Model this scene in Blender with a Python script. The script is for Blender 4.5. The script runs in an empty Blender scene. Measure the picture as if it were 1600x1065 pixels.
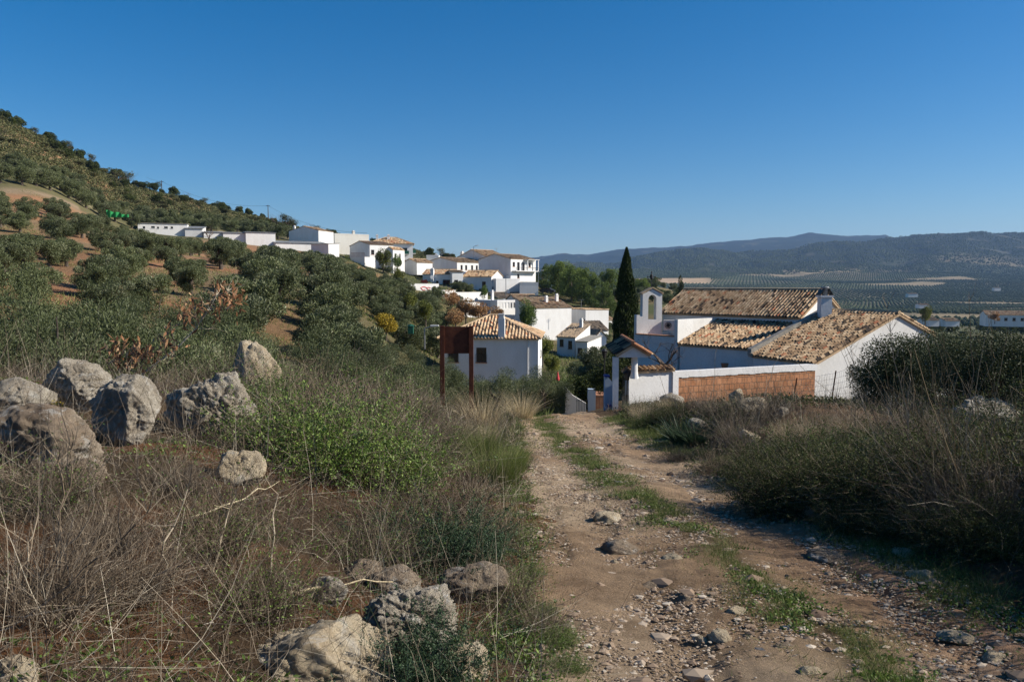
import bpy, math, random
import numpy as np
from mathutils import Vector, Quaternion

R = math.radians
sc = bpy.context.scene
col = sc.collection
random.seed(7)
rng = np.random.default_rng(11)

# ---------------------------------------------------------------- camera
PITCH = math.atan(86.5 / 1200)
cam = bpy.data.cameras.new('camera')
cam.sensor_width = 36; cam.lens = 27
cam.clip_start = 0.05; cam.clip_end = 40000
cam_o = bpy.data.objects.new('camera', cam); col.objects.link(cam_o)
cam_o.location = (0, 0, 0); cam_o.rotation_euler = (R(90) - PITCH, 0, 0)
sc.camera = cam_o

# ---------------------------------------------------------------- light
SUN_EL, SUN_AZ = R(33), R(-4)           # azimuth measured from +X towards +Y
S = Vector((math.cos(SUN_EL) * math.cos(SUN_AZ), math.cos(SUN_EL) * math.sin(SUN_AZ), math.sin(SUN_EL)))
w = bpy.data.worlds.new('World'); sc.world = w; w.use_nodes = True
nt = w.node_tree
bg = nt.nodes['Background']
sky = nt.nodes.new('ShaderNodeTexSky'); sky.sky_type = 'NISHITA'; sky.sun_disc = False
sky.sun_elevation = SUN_EL; sky.sun_rotation = R(90) - SUN_AZ
sky.altitude = 600; sky.air_density = 1.0; sky.dust_density = 1.0; sky.ozone_density = 4.0
hs = nt.nodes.new('ShaderNodeHueSaturation'); hs.inputs['Saturation'].default_value = 1.44
nt.links.new(sky.outputs[0], hs.inputs['Color']); nt.links.new(hs.outputs[0], bg.inputs[0])
bg.inputs[1].default_value = 0.076
sun = bpy.data.lights.new('sun', 'SUN'); sun.energy = 5.0; sun.angle = R(0.53); sun.color = (1, .93, .82)
sun_o = bpy.data.objects.new('sun', sun); col.objects.link(sun_o)
sun_o.rotation_euler = S.to_track_quat('Z', 'Y').to_euler()
sc.view_settings.view_transform = 'Standard'; sc.view_settings.look = 'None'
sc.view_settings.exposure = 0.54; sc.view_settings.gamma = 1
sc.cycles.max_bounces = 5; sc.cycles.diffuse_bounces = 2; sc.cycles.glossy_bounces = 2
sc.cycles.transparent_max_bounces = 4; sc.cycles.volume_bounces = 0; sc.cycles.transmission_bounces = 2
sc.cycles.use_denoising = True

# ---------------------------------------------------------------- maths helpers
def ray(px, py):
    a = (px - 800) / 1200; b = (532.5 - py) / 1200
    return a, b * math.sin(PITCH) + math.cos(PITCH), b * math.cos(PITCH) - math.sin(PITCH)
def P(px, py, D):
    x, y, z = ray(px, py); t = D / y
    return Vector((x * t, D, z * t))
def X(px, D): return (px - 800) / 1200 * D
def Zp(py, D): return P(800, py, D).z
def sst(a, b, x):
    t = np.clip((x - a) / (b - a), 0, 1); return t * t * (3 - 2 * t)
def _h(ix, iy, iz):
    with np.errstate(over='ignore'):
        n = (ix.astype(np.int64) * 73856093) ^ (iy.astype(np.int64) * 19349663) ^ (iz.astype(np.int64) * 83492791)
        n = (n ^ (n >> 13)) * 1274126177
        n = n ^ (n >> 16)
    return (n & 0xffff) / 65535.0
def vn(x, y, z=None):
    x = np.asarray(x, float); y = np.asarray(y, float); z = np.zeros_like(x) if z is None else np.asarray(z, float)
    ix, iy, iz = np.floor(x), np.floor(y), np.floor(z)
    fx, fy, fz = x - ix, y - iy, z - iz
    fx, fy, fz = [f * f * (3 - 2 * f) for f in (fx, fy, fz)]
    r = 0
    for dx in (0, 1):
        for dy in (0, 1):
            for dz in (0, 1):
                r = r + _h(ix + dx, iy + dy, iz + dz) * (fx if dx else 1 - fx) * (fy if dy else 1 - fy) * (fz if dz else 1 - fz)
    return r * 2 - 1
def fbm(x, y, z=None, o=4, g=.5):
    r = 0; a = 1; s = 0
    z = np.zeros_like(np.asarray(x, float)) if z is None else z
    for k in range(o):
        r = r + a * vn(x * 2 ** k + 17.3 * k, y * 2 ** k - 9.1 * k, z * 2 ** k + 3.7 * k); s += a; a *= g
    return r / s

# ---------------------------------------------------------------- terrain heights
CREST1 = ([-900, 780, 835, 880, 917, 960, 986, 1005, 1050, 1093, 1132, 1171, 1234, 1268, 1332, 1405, 1444, 1600, 2000, 2600],
          [440, 436, 425, 412, 406, 408, 402, 395, 390, 385, 393, 394, 392, 381, 377, 372, 365, 363, 370, 380])
CREST2 = ([-900, 700, 780, 800, 835, 878, 917, 966, 1015, 1035, 1073, 1093, 1161, 1234, 1259, 1308, 1380, 1400, 1500, 2000, 2600],
          [430, 425, 405, 404, 403, 395, 399, 390, 387, 388, 384, 382, 375, 367, 364, 366, 363, 371, 380, 395, 410])
def crest(px, T, D): return (446 - np.interp(px, T[0], T[1])) / 1200 * D
VAL = {900: -31, 1300: -36, 1700: -30, 2100: -12, 2600: 20, 3200: 58}
def colp(px, near):
    d = dict(near)
    for k, v in VAL.items(): d[k] = v if px >= 850 else -22 + (v + 22) * max(0, (px - 600) / 250) if px > 600 else -22
    c1, c2 = float(crest(px, CREST1, 4500)), float(crest(px, CREST2, 7600))
    d[3900] = max(58, c1 * .62) if px > 780 else 0; d[4500] = c1; d[5200] = c1 * .7; d[6200] = c2 * .55; d[7600] = c2; d[9500] = c2 * .6; d[13000] = 0
    return d
NEARC = {
 -700: {12: -2, 20: -2, 40: 3, 80: 10, 150: 27, 260: 66, 320: 85, 500: 60},
 0: {12: -3, 20: -4.6, 40: -1.8, 80: 3, 110: 8.6, 150: 18, 190: 31, 260: 58, 300: 61, 450: 42},
 110: {12: -3, 20: -4.8, 42: -2.4, 80: 2.2, 110: 7.4, 150: 14, 190: 23, 290: 52, 330: 53, 450: 36},
 200: {12: -3, 20: -5, 45: -2.8, 80: 1.5, 110: 5.2, 150: 7.6, 172: 8.8, 200: 13.6, 230: 21, 310: 40.5, 350: 42, 500: 25},
 300: {12: -3, 22: -5.4, 45: -3.2, 80: .5, 110: 3.6, 150: 6, 174: 7.2, 200: 12, 240: 19, 330: 36.5, 370: 38, 500: 20},
 400: {14: -3.4, 25: -6, 45: -4, 65: -1.5, 110: 2.4, 150: 4.2, 172: 5.2, 200: 9.6, 250: 17, 340: 30, 390: 30.5, 550: 15},
 500: {15: -3.8, 25: -6.2, 45: -5, 60: -3.5, 110: 1.2, 150: 2.8, 172: 4, 205: 8.4, 215: 9, 270: 14, 360: 24, 420: 23, 600: 5},
 600: {20: -5, 25: -6, 50: -7, 90: -4.8, 140: -2.2, 170: -.6, 190: .6, 205: 3, 240: 6, 300: 12, 370: 20, 430: 19, 600: 0},
 660: {25: -5.8, 50: -8, 80: -8.5, 120: -6.5, 165: -4, 180: -2.2, 195: -1.2, 210: .6, 240: 4.4, 300: 10, 380: 17, 440: 16, 600: -3},
 700: {25: -5.8, 50: -8.5, 80: -10, 120: -9, 165: -6.2, 180: -3.8, 195: -2.8, 207: -.6, 240: 3.4, 300: 8.5, 380: 15, 440: 14, 600: -5},
 800: {27: -4.8, 33: -6, 45: -8.5, 75: -11.5, 110: -12, 150: -10.5, 165: -8.6, 182: -5.8, 205: -2.4, 215: -1, 250: 2, 320: 3, 420: -8},
 900: {27: -4.7, 32: -5.3, 45: -7.5, 75: -11, 120: -13.5, 150: -14, 180: -12, 220: -8, 260: -6, 330: -5, 450: -15},
 1020: {27: -4.7, 34: -5.2, 50: -6, 80: -9, 120: -11, 170: -9, 230: -2, 280: 2.0, 330: 1, 450: -14},
 1100: {27: -4.5, 34: -5.2, 50: -6, 100: -10, 200: -11, 270: -6, 330: -8, 450: -20},
 1180: {20: -3.5, 34: -5.3, 50: -6.5, 100: -10, 200: -15, 300: -19, 600: -29},
 1600: {15: -2.6, 34: -5.2, 50: -7, 100: -12, 200: -18, 300: -22, 600: -29},
 2400: {12: -1.5, 34: -4, 60: -6, 100: -10, 200: -16, 300: -20, 600: -29},
}
KN = np.array([10, 12, 14, 17, 20, 22, 25, 27, 30, 33, 36, 40, 45, 50, 60, 70, 80, 95, 110, 130, 150, 170, 190, 210, 230, 250, 270, 290, 310, 340, 370, 420, 500, 600, 750, 900,
               1100, 1300, 1500, 1700, 2100, 2600, 3200, 3900, 4500, 5200, 6200, 7600, 9500, 13000.])
CP = np.arange(-700, 2401, 20.)
_t = []
for p_, d_ in NEARC.items():
    dd = colp(p_, d_); k_ = sorted(dd)
    _t.append(np.interp(np.log(KN), np.log(k_), [dd[k] for k in k_]))
_t = np.array(_t); _px = np.array(list(NEARC))
TAB = np.array([[np.interp(c, _px, _t[:, j]) for j in range(len(KN))] for c in CP])
for i, c in enumerate(CP):                          # crest lines follow their own finer outline
    if c > 780:
        c1, c2 = crest(c, CREST1, 4500), crest(c, CREST2, 7600)
        for D_, v_ in ((3900, max(58, c1 * .62)), (4500, c1), (5200, c1 * .7), (6200, c2 * .55), (7600, c2)):
            TAB[i, list(KN).index(D_)] = v_
_k = np.exp(-(np.arange(-6, 7) / 2.4) ** 2); _k /= _k.sum()
for j in range(len(KN)):
    if KN[j] < 900: TAB[:, j] = np.convolve(np.pad(TAB[:, j], 6, mode='edge'), _k, 'valid')
def Hfar(x, y):
    yy = np.maximum(y, 6.0); px = np.clip(x / yy * 1200 + 800, -700, 2399.9)
    D = np.clip(np.where(np.abs(x) > yy * 1.33, np.abs(x) / 1.33, yy), 10, 12999)
    ci = (px + 700) / 20; i = np.clip(ci.astype(int), 0, len(CP) - 2); fi = ci - i
    lk = np.log(KN); L = np.log(D); j = np.clip(np.searchsorted(lk, L) - 1, 0, len(KN) - 2)
    fj = (L - lk[j]) / (lk[j + 1] - lk[j])
    z = (TAB[i, j] * (1 - fi) + TAB[i + 1, j] * fi) * (1 - fj) + (TAB[i, j + 1] * (1 - fi) + TAB[i + 1, j + 1] * fi) * fj
    z = z + sst(100, 240, D) * fbm(x / 26., y / 26., o=4) * 1.3 * (1 - sst(500, 900, D))
    m = sst(2300, 3600, D)
    rd = 1 - np.abs(fbm(x / 520., y / 620., o=5, g=.55)) * 2.1
    z = z + m * (rd * 42 - 34) * (1 - .3 * sst(5200, 7000, D))
    return z
EX = ([-60, -7.3, -4.8, -4.3, -3, -1.5, 0, 3, 8, 60], [10.5, 11, 11.8, 13, 18, 22, 26, 27.2, 26, 22])
def Hn(x, y):
    base = -1.65 - .11 * np.clip(y, -60, 60)
    lb = .95 * sst(.15, -3.2, x) + .12 * np.maximum(0, -x - 3)
    lb = lb * (1 - .15 * sst(16, 24, y)) + .25 * np.exp(-((x + 5.3) / 1.6) ** 2 - ((y - 9.3) / 1.6) ** 2)
    rb = sst(3.2, 5.6, x) * (.36 + .66 * np.exp(-((y - 16.5) / 4.5) ** 2) * np.exp(-((x - 5.2) / 3.2) ** 2)) + .03 * np.maximum(0, x - 6)
    n = fbm(x / 1.3, y / 1.3, o=4) * .13 + fbm(x / .3, y / .3, o=3) * .035
    off = sst(.5, -.5, x) + sst(3, 3.9, x)
    ruts = -.05 * np.exp(-((x - .95) / .35) ** 2) - .05 * np.exp(-((x - 2.6) / .35) ** 2) + .03 * np.exp(-((x - 1.75) / .3) ** 2)
    return base + lb + rb + n * (off * .9 + .12) + ruts * (1 - off)
def H(x, y):
    x = np.asarray(x, float); y = np.asarray(y, float)
    e = np.interp(x, EX[0], EX[1]); t = sst(e, e + 7, y)
    return Hn(x, y) * (1 - t) + Hfar(x, y) * t
def Hs(x, y): return float(H(np.array([x]), np.array([y]))[0])
def hit(px, py, t0=2.0, t1=60.0):
    rx, ry, rz = ray(px, py); t = np.arange(t0, t1, .02)
    z = H(rx * t, ry * t); k = np.where(rz * t < z)[0]
    i = k[0] if len(k) else len(t) - 1
    return Vector((rx * t[i], ry * t[i], float(z[i])))

# ---------------------------------------------------------------- mesh builder
class MB:
    def __init__(s): s.v = []; s.f = []; s.a = []; s.n = 0
    def arr(s, V, F, a=0.5):
        V = np.asarray(V, float).reshape(-1, 3); F = np.asarray(F, int)
        if not len(F): return s
        s.v.append(V); s.f.append(F + s.n); s.n += len(V)
        s.a.append(np.broadcast_to(np.asarray(a, float), (len(F),)).copy()); return s
    def quads(s, Q, a=0.5):                       # Q (N,4,3)
        n = len(Q); return s.arr(Q.reshape(-1, 3), np.arange(n * 4).reshape(n, 4), a)
    def box(s, x0, y0, z0, x1, y1, z1, a=.5):
        V = [(x, y, z) for z in (z0, z1) for y in (y0, y1) for x in (x0, x1)]
        return s.arr(V, [(0, 2, 3, 1), (4, 5, 7, 6), (0, 1, 5, 4), (2, 6, 7, 3), (0, 4, 6, 2), (1, 3, 7, 5)], a)
    def poly(s, pts, a=.5): return s.arr(pts, [tuple(range(len(pts)))], a)
    def prism(s, pts, d, a=.5):                   # extrude a planar polygon by vector d
        p = np.array(pts, float); q = p + np.array(d); n = len(p)
        s.arr(np.vstack([p, q]), [tuple(range(n))[::-1]], a) if False else None
        V = np.vstack([p, q]); b = s.n
        s.v.append(V); s.n += 2 * n
        for F in ([tuple(range(n - 1, -1, -1))], [tuple(range(n, 2 * n))], [(i, (i + 1) % n, n + (i + 1) % n, n + i) for i in range(n)]):
            s.f.append(np.array(F) + b); s.a.append(np.full(len(F), a))
        return s
    def tube(s, pts, rad, k=6, a=.5, cap=True):
        pts = [Vector(p) for p in pts]; rad = rad if hasattr(rad, '__len__') else [rad] * len(pts)
        rings = []; up = Vector((0, 0, 1)) if abs((pts[-1] - pts[0]).normalized().z) < .9 else Vector((1, 0, 0))
        for i, p in enumerate(pts):
            t = (pts[min(i + 1, len(pts) - 1)] - pts[max(i - 1, 0)]).normalized()
            e1 = t.cross(up).normalized(); e2 = t.cross(e1)
            rings += [p + (e1 * math.cos(2 * math.pi * j / k) + e2 * math.sin(2 * math.pi * j / k)) * rad[i] for j in range(k)]
        F = [(i * k + j, i * k + (j + 1) % k, (i + 1) * k + (j + 1) % k, (i + 1) * k + j) for i in range(len(pts) - 1) for j in range(k)]
        V = [tuple(v) for v in rings]; s.arr(V, F, a)
        if cap:
            s.arr(V[:k], [tuple(range(k - 1, -1, -1))], a); s.arr(V[-k:], [tuple(range(k))], a)
        return s
    def build(s, name, mat, parent=None, smooth=False, loc=None):
        me = bpy.data.meshes.new(name)
        V = np.vstack(s.v); cnt = np.concatenate([np.full(len(f), f.shape[1]) for f in s.f])
        loops = np.concatenate([f.ravel() for f in s.f]); A = np.concatenate(s.a)
        me.vertices.add(len(V)); me.vertices.foreach_set('co', V.ravel().astype(np.float32))
        me.loops.add(len(loops)); me.loops.foreach_set('vertex_index', loops.astype(np.int32))
        me.polygons.add(len(cnt)); st = np.concatenate([[0], np.cumsum(cnt)[:-1]])
        me.polygons.foreach_set('loop_start', st.astype(np.int32)); me.polygons.foreach_set('loop_total', cnt.astype(np.int32))
        me.polygons.foreach_set('use_smooth', np.full(len(cnt), bool(smooth)))
        at = me.attributes.new('v', 'FLOAT', 'FACE'); at.data.foreach_set('value', A.astype(np.float32))
        me.update(calc_edges=True); me.validate()
        if mat: me.materials.append(mat)
        o = bpy.data.objects.new(name, me); col.objects.link(o)
        if parent: o.parent = parent
        if loc is not None: o.location = loc
        return o
def tag(o, label=None, cat=None, group=None, kind=None):
    if label: o['label'] = label
    if cat: o['category'] = cat
    if group: o['group'] = group
    if kind: o['kind'] = kind
    return o
def empty(name, loc, rz=0):
    o = bpy.data.objects.new(name, None); col.objects.link(o); o.location = loc; o.rotation_euler = (0, 0, rz)
    o.empty_display_size = .3; return o
def copy_tree(o, parent=None):
    c = o.copy(); col.objects.link(c); c.parent = parent
    for ch in list(KIDS.get(o.name, [])): copy_tree(ch, c)
    return c
KIDS = {}
def proto(root):                                    # remember a thing's children (and theirs)
    def rec(o):
        KIDS[o.name] = [c for c in ALLK if c.parent == o]
        for c in KIDS[o.name]: rec(c)
    ALLK = [o for o in bpy.data.objects if o.parent]
    rec(root); return root

# ---------------------------------------------------------------- materials
MATS = {}
def newmat(name):
    m = bpy.data.materials.new(name); m.use_nodes = True; MATS[name] = m
    return m, m.node_tree, m.node_tree.nodes['Principled BSDF']
def N(t, ty, **kw):
    n = t.nodes.new(ty)
    for k, v in kw.items():
        if k in n.inputs.keys() if hasattr(n.inputs, 'keys') else False: n.inputs[k].default_value = v
        else: setattr(n, k, v)
    return n
def ramp(t, stops, interp='LINEAR'):
    n = t.nodes.new('ShaderNodeValToRGB'); cr = n.color_ramp; cr.interpolation = interp
    while len(cr.elements) > 1: cr.elements.remove(cr.elements[0])
    cr.elements[0].position = stops[0][0]; cr.elements[0].color = (*stops[0][1], 1)
    for p, c in stops[1:]:
        e = cr.elements.new(p); e.color = (*c, 1)
    return n
def noise(t, scale, detail=6, rough=.6, coord='Object', dist=0, sc3=None):
    tc = t.nodes.new('ShaderNodeTexCoord'); n = t.nodes.new('ShaderNodeTexNoise')
    n.inputs['Scale'].default_value = scale; n.inputs['Detail'].default_value = detail; n.inputs['Roughness'].default_value = rough
    n.inputs['Distortion'].default_value = dist
    src = tc.outputs[coord]
    if sc3:
        mp = t.nodes.new('ShaderNodeMapping'); mp.inputs['Scale'].default_value = sc3
        t.links.new(src, mp.inputs[0]); src = mp.outputs[0]
    t.links.new(src, n.inputs['Vector']); return n
def mix(t, a, b, fac, mode='MIX'):
    n = t.nodes.new('ShaderNodeMix'); n.data_type = 'RGBA'; n.blend_type = mode
    for s_, v in ((n.inputs[6], a), (n.inputs[7], b), (n.inputs[0], fac)):
        if hasattr(v, 'links') or isinstance(v, bpy.types.NodeSocket): t.links.new(v, s_)
        else: s_.default_value = v if not isinstance(v, tuple) else (*v, 1)
    return n.outputs[2]
def mathn(t, op, a, b=0.5):
    n = t.nodes.new('ShaderNodeMath'); n.operation = op
    for s_, v in zip(n.inputs, (a, b)):
        if isinstance(v, bpy.types.NodeSocket): t.links.new(v, s_)
        else: s_.default_value = v
    return n.outputs[0]
def bump(t, bs, h, strength=.3, dist=.02, prev=None):
    b = t.nodes.new('ShaderNodeBump'); b.inputs['Strength'].default_value = strength; b.inputs['Distance'].default_value = dist
    t.links.new(h, b.inputs['Height'])
    if prev: t.links.new(prev, b.inputs['Normal'])
    t.links.new(b.outputs[0], bs.inputs['Normal']); return b.outputs[0]
def simple(name, c1, c2=None, scale=3, rough=.8, bmp=0, bs=20, bd=.01, metal=0, spec=.3, lo=.35, hi=.65, coord='Object'):
    m, t, b = newmat(name); b.inputs['Roughness'].default_value = rough; b.inputs['Metallic'].default_value = metal
    b.inputs['Specular IOR Level'].default_value = spec
    if c2:
        n = noise(t, scale, coord=coord); r = ramp(t, [(lo, c1), (hi, c2)]); t.links.new(n.outputs[0], r.inputs[0]); t.links.new(r.outputs[0], b.inputs['Base Color'])
    else: b.inputs['Base Color'].default_value = (*c1, 1)
    if bmp:
        n2 = noise(t, bs, coord=coord); bump(t, b, n2.outputs[0], bmp, bd)
    return m
def attrmat(name, stops, rough=.75, spec=.25, transl=0, nscale=0, namt=.5, bmp=0):
    m, t, b = newmat(name); b.inputs['Roughness'].default_value = rough; b.inputs['Specular IOR Level'].default_value = spec
    a = t.nodes.new('ShaderNodeAttribute'); a.attribute_name = 'v'
    r = ramp(t, stops); t.links.new(a.outputs['Fac'], r.inputs[0]); c = r.outputs[0]
    oi = t.nodes.new('ShaderNodeObjectInfo')
    vr = ramp(t, [(0, (.78, .78, .78)), (1, (1.2, 1.17, 1.1))]); t.links.new(oi.outputs['Random'], vr.inputs[0])
    c = mix(t, c, vr.outputs[0], 1.0, 'MULTIPLY')
    if nscale:
        n = noise(t, nscale); r2 = ramp(t, [(.3, (1 - namt,) * 3), (.7, (1 + namt * .4,) * 3)]); t.links.new(n.outputs[0], r2.inputs[0])
        c = mix(t, c, r2.outputs[0], 1.0, 'MULTIPLY')
        if bmp: bump(t, b, n.outputs[0], bmp, .01)
    t.links.new(c, b.inputs['Base Color'])
    if transl:
        tr = t.nodes.new('ShaderNodeBsdfTranslucent'); t.links.new(c, tr.inputs[0]); ms = t.nodes.new('ShaderNodeMixShader'); ms.inputs[0].default_value = transl
        t.links.new(b.outputs[0], ms.inputs[1]); t.links.new(tr.outputs[0], ms.inputs[2]); t.links.new(ms.outputs[0], t.nodes['Material Output'].inputs[0])
    return m

def m_white(name, c=(.74, .74, .72), d=(.5, .48, .44), amt=.35):
    m, t, b = newmat(name); b.inputs['Roughness'].default_value = .9; b.inputs['Specular IOR Level'].default_value = .15
    n = noise(t, .8, 8, .65, sc3=(1, 1, .35)); r = ramp(t, [(.35, (0, 0, 0)), (.8, (amt,) * 3)]); t.links.new(n.outputs[0], r.inputs[0])
    n3 = noise(t, 9, 5, .6)
    c1 = mix(t, c, d, r.outputs[0]); r3 = ramp(t, [(.3, (.9, .9, .9)), (.7, (1.03, 1.03, 1.03))]); t.links.new(n3.outputs[0], r3.inputs[0])
    c1 = mix(t, c1, r3.outputs[0], 1.0, 'MULTIPLY'); t.links.new(c1, b.inputs['Base Color'])
    n2 = noise(t, 12, 6); bump(t, b, n2.outputs[0], .35, .02); return m
m_white('whitewash', (.78, .77, .75), (.5, .46, .4), .45); m_white('whitewash_rough', (.76, .75, .72), (.46, .42, .36), .65); m_white('whitewash_cream', (.66, .64, .58), (.5, .45, .38), .4)
TILE = [(0, (.055, .042, .035)), (.12, (.13, .09, .06)), (.3, (.34, .22, .13)), (.55, (.47, .33, .205)), (.8, (.6, .46, .31)), (.92, (.48, .24, .13)), (1, (.38, .15, .08))]
attrmat('roof_tile', TILE, .85, .15, nscale=5, namt=.45, bmp=.3)
attrmat('roof_tile_grey', [(0, (.05, .045, .04)), (.3, (.17, .14, .11)), (.6, (.3, .23, .17)), (1, (.4, .3, .2))], .85, .15, nscale=4, namt=.45)
simple('roof_sheet', (.13, .14, .15), (.24, .24, .23), 1.5, .6)
simple('glass_dark', (.012, .014, .018), None, rough=.15, spec=.6)
simple('wood_dark', (.05, .028, .018), (.09, .05, .03), 6, .6)
simple('frame_white', (.6, .6, .6), None, rough=.6)
simple('iron', (.012, .012, .013), (.03, .028, .026), 20, .55, spec=.4)
simple('steel', (.35, .36, .37), (.22, .22, .22), 6, .45, metal=.6)
simple('concrete', (.2, .18, .15), (.36, .33, .28), 4, .9, .4, 15)
simple('terracotta', (.36, .15, .08), (.5, .26, .15), 5, .85, .2, 20)
simple('blue_paint', (.03, .1, .32), (.05, .16, .42), 3, .6)
simple('blue_paint_dark', (.01, .03, .25), (.02, .05, .35), 3, .5)
simple('pale_blue', (.32, .42, .55), (.42, .5, .6), 2, .85)
simple('green_net', (.015, .2, .05), (.02, .28, .08), 3, .8)
simple('green_paint', (.006, .06, .035), (.01, .09, .055), 3, .6)
simple('red_cloth', (.5, .04, .05), (.6, .08, .08), 5, .8)
simple('white_cloth', (.75, .75, .75), None, rough=.8)
simple('orange_brick_dust', (.45, .2, .1), (.5, .28, .15), 3, .9)
def m_rust():
    m, t, b = newmat('rust'); b.inputs['Roughness'].default_value = .85; b.inputs['Specular IOR Level'].default_value = .2
    n = noise(t, 5, 8, .7); r = ramp(t, [(.3, (.06, .02, .012)), (.55, (.115, .038, .02)), (.75, (.18, .065, .03))]); t.links.new(n.outputs[0], r.inputs[0])
    t.links.new(r.outputs[0], b.inputs['Base Color']); n2 = noise(t, 60); bump(t, b, n2.outputs[0], .3, .003)
m_rust()
def m_brick():
    m, t, b = newmat('hollow_brick'); b.inputs['Roughness'].default_value = .9; b.inputs['Specular IOR Level'].default_value = .1
    tc = t.nodes.new('ShaderNodeTexCoord'); mp = t.nodes.new('ShaderNodeMapping'); t.links.new(tc.outputs['Object'], mp.inputs[0])
    mp.inputs['Rotation'].default_value = (R(90), 0, 0)
    br = t.nodes.new('ShaderNodeTexBrick'); t.links.new(mp.outputs[0], br.inputs['Vector']); br.offset = .5
    br.inputs['Scale'].default_value = 1; br.inputs['Brick Width'].default_value = .26; br.inputs['Row Height'].default_value = .26
    br.inputs['Mortar Size'].default_value = .014; br.inputs['Color1'].default_value = (.42, .19, .095, 1); br.inputs['Color2'].default_value = (.52, .26, .14, 1)
    br.inputs['Mortar'].default_value = (.2, .13, .09, 1)
    n = noise(t, 2.5, 7, .7); r = ramp(t, [(.35, (.62, .62, .6)), (.65, (1.1, 1.08, 1.05))]); t.links.new(n.outputs[0], r.inputs[0])
    c = mix(t, br.outputs[0], r.outputs[0], 1.0, 'MULTIPLY')
    n3 = noise(t, 1.1, 5, .6); r3 = ramp(t, [(.6, (0, 0, 0)), (.75, (.6,) * 3)]); t.links.new(n3.outputs[0], r3.inputs[0])
    c = mix(t, c, (.42, .33, .24), r3.outputs[0]); t.links.new(c, b.inputs['Base Color'])
    h = mathn(t, 'MULTIPLY', br.outputs['Fac'], -1.0); p = bump(t, b, h, .7, .02); n4 = noise(t, 30); bump(t, b, n4.outputs[0], .3, .01, p)
m_brick()
def m_ground(name, path=False):
    m, t, b = newmat(name); b.inputs['Roughness'].default_value = .95; b.inputs['Specular IOR Level'].default_value = .1
    at = t.nodes.new('ShaderNodeAttribute'); at.attribute_name = 'Col'
    lg = t.nodes.new('ShaderNodeAttribute'); lg.attribute_name = 'nearm'
    n1 = noise(t, 2.2, 10, .7); r1 = ramp(t, [(.3, (.5, .48, .45)), (.5, (.95, .95, .95)), (.7, (1.35, 1.33, 1.3))]); t.links.new(n1.outputs[0], r1.inputs[0])
    n1b = noise(t, .02, 10, .7); r1b = ramp(t, [(.3, (.65, .68, .65)), (.7, (1.3, 1.25, 1.2))]); t.links.new(n1b.outputs[0], r1b.inputs[0])
    c = mix(t, at.outputs['Color'], r1b.outputs[0], 1.0, 'MULTIPLY')
    c = mix(t, c, mix(t, c, r1.outputs[0], 1.0, 'MULTIPLY'), lg.outputs['Fac'])
    # pale pebbles
    tc = t.nodes.new('ShaderNodeTexCoord'); vo = t.nodes.new('ShaderNodeTexVoronoi'); vo.inputs['Scale'].default_value = 26 if path else 16
    t.links.new(tc.outputs['Object'], vo.inputs['Vector'])
    rp = ramp(t, [(.12, (1, 1, 1)), (.3, (0, 0, 0))]); t.links.new(vo.outputs['Distance'], rp.inputs[0])
    np_ = noise(t, 3.5, 3, .5); rn = ramp(t, [(.45, (0, 0, 0)), (.62, (1, 1, 1))]); t.links.new(np_.outputs[0], rn.inputs[0])
    f = mathn(t, 'MULTIPLY', rp.outputs[0], rn.outputs[0]); f = mathn(t, 'MULTIPLY', f, lg.outputs['Fac']); f = mathn(t, 'MULTIPLY', f, .75 if path else .35)
    c = mix(t, c, (.42, .34, .27), f)
    t.links.new(c, b.inputs['Base Color'])
    n2 = noise(t, 11, 14, .82); n3 = noise(t, 45, 8, .8)
    h = mathn(t, 'ADD', mathn(t, 'MULTIPLY', n2.outputs[0], 2.0), mathn(t, 'MULTIPLY', n3.outputs[0], .4))
    h = mathn(t, 'MULTIPLY', h, lg.outputs['Fac']); h = mathn(t, 'ADD', h, mathn(t, 'MULTIPLY', f, .5))
    bump(t, b, h, 1, .1 if path else .07)
m_ground('soil'); m_ground('path_dirt', True)
def m_rock(name, c0, c1, c2, lich=.5, stain=.5):
    m, t, b = newmat(name); b.inputs['Roughness'].default_value = .92; b.inputs['Specular IOR Level'].default_value = .15
    n = noise(t, 2.5, 10, .7); r = ramp(t, [(.32, c0), (.5, c1), (.68, c2)]); t.links.new(n.outputs[0], r.inputs[0]); c = r.outputs[0]
    ns = noise(t, 1.4, 8, .65, dist=1); rs = ramp(t, [(.5, (0, 0, 0)), (.66, (stain,) * 3)]); t.links.new(ns.outputs[0], rs.inputs[0])
    c = mix(t, c, (.24, .14, .075), rs.outputs[0])
    nl = noise(t, 7, 6, .75, dist=.6); rl = ramp(t, [(.55, (0, 0, 0)), (.6, (lich,) * 3)]); t.links.new(nl.outputs[0], rl.inputs[0])
    c = mix(t, c, (.66, .64, .58), rl.outputs[0])
    nd = noise(t, 11, 8, .8); rd = ramp(t, [(.3, (.8,) * 3), (.38, (0, 0, 0))]); t.links.new(nd.outputs[0], rd.inputs[0])
    c = mix(t, c, (.035, .03, .027), rd.outputs[0]); t.links.new(c, b.inputs['Base Color'])
    n2 = noise(t, 6, 12, .85, dist=.4); n3 = noise(t, 45, 8, .8)
    p = bump(t, b, n2.outputs[0], 1, .12); bump(t, b, n3.outputs[0], .9, .02, p)
m_rock('rock_grey', (.27, .225, .17), (.48, .42, .33), (.66, .6, .5), .6, .3)
m_rock('rock_pale', (.42, .32, .2), (.62, .51, .35), (.74, .65, .5), .4, .45)
m_rock('rock_brown', (.18, .13, .09), (.36, .28, .2), (.52, .44, .34), .5, .5)
attrmat('pebble', [(0, (.16, .11, .08)), (.5, (.34, .25, .175)), (1, (.6, .52, .42))], .9, .15)
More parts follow.
